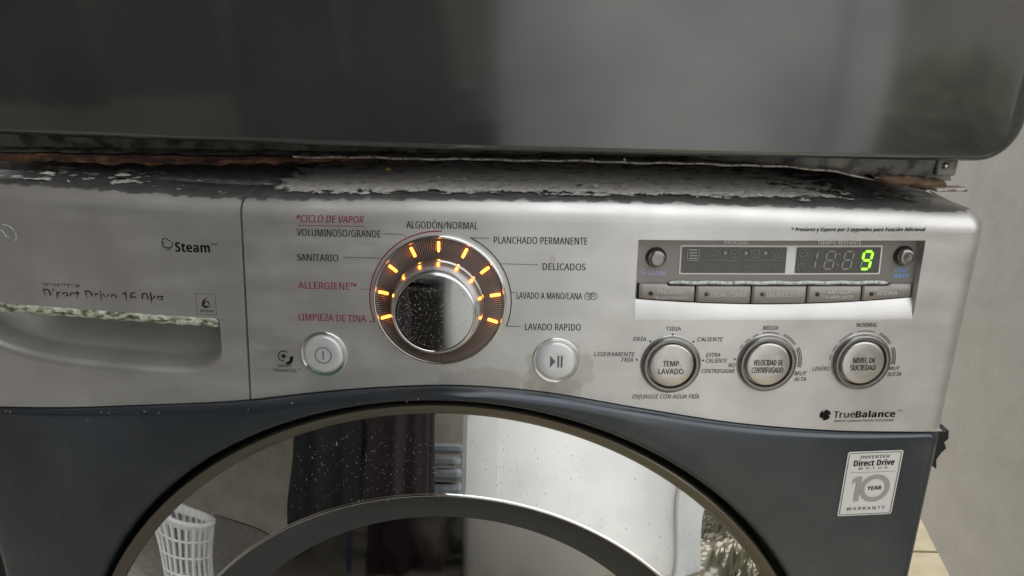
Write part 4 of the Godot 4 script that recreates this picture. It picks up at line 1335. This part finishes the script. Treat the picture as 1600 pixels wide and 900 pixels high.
func make_print() -> void:
	var panel := washer.get_node("control_panel")
	var drawer := washer.get_node("detergent_drawer")
	var cap := func(x, y): return pz(x, y) + 0.0031
	for e in [["*CICLO DE VAPOR", -90.4, -46.9, 900.6, 4.4, "ri"], ["VOLUMINOSO/GRANDE", -89.9, -37.2, 891.8, 4.4, "k"], ["SANITARIO", -90.8, -64.6, 875.9, 4.3, "k"], ["ALLERGIENE™", -91.3, -53.8, 857.6, 4.4, "r"], ["LIMPIEZA DE TINA", -92.3, -48.5, 836.3, 4.4, "r"],
			["ALGODÓN/NORMAL", -20.9, 23.6, 898.0, 4.4, "k"], ["PLANCHADO PERMANENTE", 33.6, 91.8, 889.2, 4.4, "k"], ["DELICADOS", 64.4, 91.3, 872.7, 4.3, "k"], ["LAVADO A MANO/LANA", 48.3, 89.9, 853.7, 4.3, "k"], ["LAVADO RAPIDO", 54.0, 89.8, 832.9, 4.4, "k"],
			["* Presione y Espere por 3 segundos para Función Adicional", 218.8, 305.3, 898.5, 2.3, "kbi"], ["TIBIA", 144.6, 154.6, 833.3, 2.6, "k"], ["FRÍA", 124.0, 133.0, 826.0, 2.8, "ki"], ["CALIENTE", 165.5, 182.5, 826.1, 2.8, "ki"], ["LIGERAMENTE", 99.1, 125.7, 815.6, 2.8, "ki"], ["FRÍA", 117.0, 125.4, 811.8, 2.7, "ki"],
			["EXTRA", 172.2, 182.1, 815.3, 2.8, "ki"], ["CALIENTE", 172.2, 186.5, 811.4, 2.8, "ki"], ["NO", 187.5, 192.2, 808.2, 2.7, "ki"], ["CENTRIFUGAR", 170.0, 192.1, 804.1, 2.8, "ki"], ["ENJUAGUE CON AGUA FRÍA", 125.6, 170.5, 786.1, 3.0, "ki"], ["MEDIA", 207.8, 218.2, 833.8, 2.8, "ki"], ["MUY", 232.0, 240.4, 802.3, 2.8, "ki"], ["ALTA", 232.2, 240.9, 798.2, 2.8, "ki"],
			["NORMAL", 269.2, 283.6, 835.5, 2.8, "ki"], ["LIGERO", 243.7, 255.6, 805.5, 2.8, "ki"], ["MUY", 295.1, 303.0, 805.2, 2.7, "ki"], ["SUCIA", 294.9, 305.1, 801.0, 2.8, "ki"], ["True", 262.1, 276.9, 771.5, 4.7, "k"], ["Balance", 277.4, 304.8, 771.5, 4.7, "kb"], ["ANTI VIBRATION SYSTEM", 262.9, 303.8, 768.4, 1.5, "k"], ["™", 306.0, 309.5, 775.0, 1.3, "k"],
			["SMART", -108.5, -99.3, 803.6, 2.0, "k"], ["DIAGNOSIS", -111.8, -96.3, 800.2, 2.2, "k"], ["™", -95.4, -92.8, 801.6, 1.2, "k"]]:
		lettering(panel, e[0], e[1], e[2], e[3], e[4], e[5], pz)
	for e in [["TEMP.", 144.1, 155.6, 810.1, 3.6], ["LAVADO", 141.5, 157.8, 804.7, 3.7], ["VELOCIDAD DE", 203.2, 222.5, 810.7, 3.8], ["CENTRIFUGADO", 202.6, 223.2, 805.5, 3.8], ["NIVEL DE", 269.4, 284.0, 811.9, 3.6], ["SUCIEDAD", 268.0, 284.9, 806.8, 3.6]]:
		lettering(panel, e[0], e[1] - 0.3, e[2] - 0.3, e[3], e[4], "Kb" if false else "K", cap)
	lettering(drawer, "Steam", -169.5, -146.9, 879.5, 6.1, "kb", pz)
	lettering(drawer, "™", -146.2, -141.8, 883.6, 1.9, "k", pz)
	lettering(drawer, "INVERTER", -263.0, -236.9, 853.2, 2.3, "f", pz, 0.35)
	lettering(drawer, "Direct Drive 16.0kg", -263.3, -181.0, 844.6, 7.0, "f", pz, 0.42)
	# rules and arcs round the dial
	var c := Vector2(-0.0006, 0.8515)
	sign_of(panel, "red_rule", M.ink_r, func(s):
		ink_line(s, arc(c, 0.0449, 88, 199, 60), 0.0007, pz))
	for e in [[-89.3, 898.5, -46.9, 898.5, 0.35], [-46.4, 836.6, -42.8, 836.8, 0.5], [-51.0, 858.2, -45.2, 858.2, 0.3]]:
		sign_of(panel, "leader_line", M.ink_r, func(s): ink_line(s, [Vector2(e[0], e[1]) / 1000, Vector2(e[2], e[3]) / 1000], e[4] / 1000, pz))
	sign_of(panel, "black_rule", M.ink_k, func(s):
		ink_line(s, arc(c, 0.0455, 65, -20.5, 50), 0.0006, pz))
	for e in [[30.6, 892.5, 18.6, 892.5, 0.35], [41.8, 835.4, 51.1, 835.2, 0.35], [38.4, 876.3, 61.6, 876.0, 0.26], [44.8, 857.7, 47.5, 857.7, 0.3], [-61.3, 878.7, -36.4, 878.5, 0.26], [0.8, 896.2, 1.2, 897.8, 0.3]]:
		sign_of(panel, "leader_line", M.ink_k, func(s): ink_line(s, [Vector2(e[0], e[1]) / 1000, Vector2(e[2], e[3]) / 1000], e[4] / 1000, pz))
	sign_of(panel, "leader_line", M.ink_k, func(s): ink_line(s, [Vector2(-0.0348, 0.8941), Vector2(-0.0236, 0.8941), Vector2(-0.0210, 0.8926)], 0.00026, pz))
	sign_of(panel, "wool_icon", M.ink_k, func(s):
		for x in [0.0937, 0.0973]:
			ink_line(s, arc(Vector2(x, 0.8558), 0.0023, 0, 360, 24), 0.0003, pz)
			for k in 3: ink_line(s, arc(Vector2(x - 0.001, 0.8535 + k * 0.0013), 0.0022, 20, 100, 8), 0.00028, pz))
	# dots and arcs round the selectors
	sign_of(panel, "selector_dot", M.ink_k, func(s):
		for p in [Vector2(0.1494, 0.8307), Vector2(0.1351, 0.8260), Vector2(0.1271, 0.8133), Vector2(0.1632, 0.8258), Vector2(0.1705, 0.8130), Vector2(0.1913, 0.8139)]:
			ink_poly(s, arc(p, 0.0006, 0, 345, 12), pz))
	sign_of(panel, "speed_arc", M.ink_k, func(s):
		var o := Vector2(0.2126, 0.8110)
		for e in [[152, 143, 1], [137, 127, 1], [121, 110, 1], [103, 72, 1], [64, 36, 2], [28, -8, 3]]:
			for k in e[2]: ink_line(s, arc(o, 0.0211 + k * 0.0010, e[0], e[1], 14), 0.0004, pz))
	sign_of(panel, "soil_arc", M.ink_k, func(s):
		var o := Vector2(0.2756, 0.8116)
		for e in [[176, 166, 1], [160, 147, 1], [140, 112, 1], [104, 72, 1], [63, 34, 2], [26, -6, 3]]:
			for k in e[2]: ink_line(s, arc(o, 0.0212 + k * 0.0010, e[0], e[1], 14), 0.0004, pz))
	sign_of(panel, "balance_emblem", M.ink_k, func(s):
		var o := Vector2(0.2564, 0.7737)
		for k in 3:
			var a := 120.0 * k
			var outer := arc(o, 0.0038, a, a + 98, 14)
			var back := arc(o + Vector2(cos(deg_to_rad(a + 70)), sin(deg_to_rad(a + 70))) * 0.0019, 0.0019, a + 120, a + 250, 8)
			ink_poly(s, outer + back + [o + Vector2(cos(deg_to_rad(a + 25)), sin(deg_to_rad(a + 25))) * 0.0021], pz))
	sign_of(panel, "diagnosis_icon", M.ink_k, func(s):
		var o := Vector2(-0.1041, 0.8113)
		ink_line(s, arc(o, 0.0036, 45, 270, 24), 0.0006, pz)
		for d in [Vector2(0.0018, 0), Vector2(0, 0.0018)]: ink_line(s, [o - d, o + d], 0.0011, pz)
		ink_poly(s, [Vector2(-0.1034, 0.8067), Vector2(-0.1006, 0.8080), Vector2(-0.0998, 0.8112), Vector2(-0.0975, 0.8113), Vector2(-0.0984, 0.8076), Vector2(-0.1005, 0.8056), Vector2(-0.1030, 0.8058)], pz))
	sign_of(drawer, "steam_icon", M.ink_k, func(s):
		for e in [[-0.1757, 0.8857, 0.0022, 20, 230], [-0.1735, 0.8842, 0.0024, -130, 90], [-0.1742, 0.8820, 0.0014, 160, 380], [-0.1762, 0.8838, 0.0016, 100, 290]]:
			ink_line(s, arc(Vector2(e[0], e[1]), e[2], e[3], e[4], 16), 0.0005, pz))
	sign_of(drawer, "motion_emblem", M.ink_f, func(s):
		ink_line(s, [Vector2(-0.1594, 0.8521), Vector2(-0.1465, 0.8521), Vector2(-0.1465, 0.8384), Vector2(-0.1594, 0.8384), Vector2(-0.1594, 0.8521)], 0.00025, pz)
		ink_poly(s, [Vector2(-0.1512, 0.8505), Vector2(-0.1548, 0.8480), Vector2(-0.1561, 0.8452), Vector2(-0.1552, 0.8432), Vector2(-0.1530, 0.8426), Vector2(-0.1507, 0.8434), Vector2(-0.1500, 0.8452), Vector2(-0.1512, 0.8437), Vector2(-0.1530, 0.8434), Vector2(-0.1543, 0.8446), Vector2(-0.1540, 0.8470)], pz)
		ink_line(s, arc(Vector2(-0.1524, 0.8458), 0.0014, -30, 190, 12), 0.0008, pz))
	lettering(drawer, "MOTION", -157.2, -148.8, 839.9, 1.5, "fb", pz)
	sign_of(drawer, "badge_remnant", M.ink_l, func(s):
		ink_line(s, arc(Vector2(-0.2830, 0.8868), 0.0066, 100, 25, 14), 0.0008, pz)
		ink_line(s, arc(Vector2(-0.2830, 0.8868), 0.0069, 15, -40, 10), 0.0006, pz)
		ink_line(s, [Vector2(-0.2862, 0.8898), Vector2(-0.2846, 0.8891), Vector2(-0.2838, 0.8866), Vector2(-0.2818, 0.8852)], 0.0010, pz)
		ink_line(s, [Vector2(-0.2890, 0.8852), Vector2(-0.2882, 0.8870)], 0.0009, pz))

func make_sticker() -> void:
	var bump := func(x, y): return bz(x, y) + 0.0004
	var st := begin()
	ink_poly(st, rounded(0.2800, 0.6905, 0.3195, 0.7415, 0.0016), bump, 0.0)
	var s := wpart("warranty_sticker", done(st), M.sticker)
	s.position += Vector3(-0.0055, 0.0063, 0.0007)
	sign_of(s, "border_line", M.ink_k, func(k):
		var p := rounded(0.2812, 0.6917, 0.3183, 0.7403, 0.0012)
		p.append(p[0])
		ink_line(k, p, 0.0004, bump))
	for e in [["INVERTER", 289.4, 310.3, 736.0, 2.3, "k"], ["Direct Drive", 285.4, 314.3, 730.3, 4.4, "kb"], ["M  O  T  O  R", 289.6, 310.0, 727.4, 1.8, "k"], ["YEAR", 298.3, 308.6, 710.9, 3.1, "kb"], ["W A R R A N T Y", 285.9, 313.8, 694.9, 2.7, "k"]]:
		lettering(s, e[0], e[1], e[2], e[3], e[4], e[5], bump)
	sign_of(s, "rule", M.ink_d, func(k): ink_line(k, [Vector2(0.2840, 0.7252), Vector2(0.3160, 0.7252)], 0.0003, bump))
	sign_of(s, "big_ten", M.ink_s, func(k):
		ink_line(k, arc(Vector2(0.3036, 0.7123), 0.0091, 0, 360, 48), 0.0036, bump)
		ink_poly(k, [Vector2(0.2896, 0.7022), Vector2(0.2932, 0.7022), Vector2(0.2932, 0.7220), Vector2(0.2900, 0.7220), Vector2(0.2868, 0.7196), Vector2(0.2868, 0.7166), Vector2(0.2896, 0.7184)], bump))

# ---------------------------------------------------------------- small things in and beside the gap
func flake(called: String, label: String, m: Material, at: Vector3, size: Vector3, seed_: int, group := "") -> void:
	var st := begin()
	st.set_smooth_group(-1)
	var r := RandomNumberGenerator.new()
	r.seed = seed_
	var n := 9
	var ring := []
	for k in n:
		var a := -TAU * k / n
		var w := r.randf_range(0.6, 1.0)
		ring.append(Vector3(cos(a) * size.x * w, r.randf_range(-0.2, 0.2) * size.y, sin(a) * size.z * w))
	var top := Vector3(size.x * 0.1, size.y, 0)
	var low := Vector3(0, -size.y * 0.6, 0)
	for k in n:
		tri(st, top, ring[k], ring[(k + 1) % n])
		tri(st, low, ring[(k + 1) % n], ring[k])
	tag(obj(called, done(st), m, null, at), label, "crumb" if called == "crumb" else "flake", group)

func on_lid(x: float, z: float) -> Vector3: return Vector3(x, yt(x) + 0.09 * maxf(-z - 0.0145, 0) + 0.0022, z)

func make_small() -> void:
	mat("yellow", Color(0.55, 0.50, 0.10), 0.7)
	mat("golden", Color(0.36, 0.27, 0.08), 0.8)
	mat("white_bit", Color(0.62, 0.60, 0.54), 0.8)
	mat("blue_bit", Color(0.05, 0.07, 0.16), 0.7)
	flake("crumb", "yellow crumb on the pan edge, left of two above the crust", M.yellow, Vector3(0.0954, 0.9378, -0.0385), Vector3(0.0013, 0.0010, 0.001), 1, "yellow crumbs in the gap")
	flake("crumb", "yellow crumb on the pan edge, right of two above the crust", M.yellow, Vector3(0.1161, 0.9376, -0.0385), Vector3(0.0014, 0.0016, 0.001), 2, "yellow crumbs in the gap")
	flake("crumb", "golden brown crumb lump on the crust near the left end of it", M.golden, Vector3(-0.040, 0.9268, -0.052), Vector3(0.0028, 0.0018, 0.002), 3)
	flake("crumb", "golden flake lying on the white crust above the display", M.golden, on_lid(0.114, -0.036), Vector3(0.0022, 0.0012, 0.002), 4)
	flake("paint_flake", "white flake on the crust just left of the golden one", M.white_bit, on_lid(0.098, -0.035), Vector3(0.0024, 0.0012, 0.002), 5)
	flake("paint_flake", "small white flake on the crust above the dial, left one", M.white_bit, on_lid(-0.006, -0.050), Vector3(0.0018, 0.0010, 0.002), 6)
	flake("paint_flake", "small white flake on the crust above the dial, right one", M.white_bit, on_lid(0.012, -0.046), Vector3(0.0014, 0.0010, 0.0015), 7)
	flake("paint_flake", "dark blue flake in the crust beside the white and golden ones", M.blue_bit, on_lid(0.088, -0.036), Vector3(0.0030, 0.0008, 0.002), 8)
	flake("paint_flake", "grey white flake on the dark top of the drawer, left of two", M.white_bit, on_lid(-0.262, -0.035), Vector3(0.0060, 0.0012, 0.004), 9)
	flake("paint_flake", "grey white flake on the dark top of the drawer, right of two", M.white_bit, on_lid(-0.214, -0.040), Vector3(0.0070, 0.0012, 0.005), 10)
	# rotten wooden shim under the dryer's right front corner, and the metal end beside it
	var st := begin()
	grid(st, 30, 10, func(u, v):
		var x := lerpf(0.274, 0.3195, u)
		var a: float = v * TAU
		var thick := 0.0030 * smoothstep(0.0, 0.3, u) + 0.0006 + 0.0005 * sin(x * 900.0)
		return Vector3(x, lerpf(0.9292, 0.9248, u) + thick * sin(a) + 0.0006 * sin(x * 300), -0.037 + 0.008 * cos(a)), 0)
	tag(obj("wooden_shim", done(st), M.shim_wood), "rotten brown wooden shim wedged under the dryer's right front corner", "shim")
	st = begin()
	add_box(st, Vector3(0.020, 0.0022, 0.012), Vector3.ZERO, Basis(Vector3.BACK, 0.02), 0.0008)
	tag(obj("metal_spacer", done(st), M.lip, null, Vector3(0.3205, 0.9236, -0.030)), "pale flat metal spacer at the right end of the wooden shim", "spacer")
	# black scrap behind the right edge
	st = begin()
	var pts := [Vector2(0.338, 0.752), Vector2(0.352, 0.750), Vector2(0.361, 0.741), Vector2(0.369, 0.735), Vector2(0.373, 0.737), Vector2(0.374, 0.730), Vector2(0.3715, 0.727), Vector2(0.374, 0.722), Vector2(0.371, 0.718), Vector2(0.3685, 0.712), Vector2(0.370, 0.704), Vector2(0.360, 0.711), Vector2(0.352, 0.716), Vector2(0.338, 0.720)]
	var p := PackedVector2Array(pts)
	var t := Geometry2D.triangulate_polygon(p)
	st.set_smooth_group(-1)
	for k in range(0, t.size(), 3):
		var q := []
		for e in 3: q.append(p[t[k + e]])
		ink_tri(st, Vector3(q[0].x, q[0].y, -0.058), Vector3(q[1].x, q[1].y, -0.058), Vector3(q[2].x, q[2].y, -0.058))
		var b := [Vector3(q[0].x, q[0].y, -0.082), Vector3(q[1].x, q[1].y, -0.082), Vector3(q[2].x, q[2].y, -0.082)]
		if (b[1] - b[0]).cross(b[2] - b[0]).z < 0: tri(st, b[0], b[2], b[1])
		else: tri(st, b[0], b[1], b[2])
	for k in pts.size():
		var a: Vector2 = pts[k]
		var b: Vector2 = pts[(k + 1) % pts.size()]
		tri(st, Vector3(a.x, a.y, -0.058), Vector3(b.x, b.y, -0.058), Vector3(b.x, b.y, -0.082))
		tri(st, Vector3(a.x, a.y, -0.058), Vector3(b.x, b.y, -0.082), Vector3(a.x, a.y, -0.082))
	tag(obj("rubber_scrap", done(st), M.rubber), "ragged black rubber scrap sticking out past the washer's right edge", "scrap")

# ---------------------------------------------------------------- the scene
func _ready() -> void:
	rng.seed = 20240
	var cam := Camera3D.new()
	cam.name = "camera"
	cam.fov = rad_to_deg(2.0 * atan(450.0 / 1132.4))
	cam.near = 0.02
	cam.far = 120.0
	add_child(cam)
	cam.transform = Transform3D(Basis(Vector3(0.99967093, 0.01142443, -0.02296763), Vector3(-0.01790086, 0.95199008, -0.30560504), Vector3(0.01837359, 0.30591561, 0.95188132)).orthonormalized(), Vector3(0.0537, 1.0012, 0.434))
	cam.current = true
	var env := Environment.new()
	env.background_mode = Environment.BG_SKY
	var sky := ProceduralSkyMaterial.new()
	sky.sky_top_color = Color(0.865, 0.87, 0.872)
	sky.sky_horizon_color = Color(0.90, 0.90, 0.895)
	sky.sky_curve = 0.3
	sky.ground_horizon_color = Color(0.5, 0.48, 0.45)
	sky.ground_bottom_color = Color(0.4, 0.38, 0.35)
	sky.sky_energy_multiplier = 1.15
	env.sky = Sky.new()
	env.sky.sky_material = sky
	env.tonemap_mode = Environment.TONE_MAPPER_LINEAR
	env.tonemap_exposure = 1.7
	env.sdfgi_enabled = true
	env.ssao_enabled = true
	env.ssil_enabled = true
	var we := WorldEnvironment.new()
	we.name = "world"
	we.environment = env
	add_child(we)
	var sun := DirectionalLight3D.new()
	sun.name = "sun"
	sun.light_energy = 0.6
	sun.light_angular_distance = 14.0
	sun.light_color = Color(1.0, 0.985, 0.96)
	sun.shadow_enabled = true
	sun.basis = Basis.looking_at(Vector3(0.10, -0.74, 0.66))
	add_child(sun)

	make_materials()
	mat("green_rust", Color(0.05, 0.16, 0.11), 0.6)
	mat("round_cap", Color(0.34, 0.33, 0.32), 0.24, 0.9)
	make_room()
	make_yard()
	make_dryer()
	make_washer()
	make_small()
	make_props()
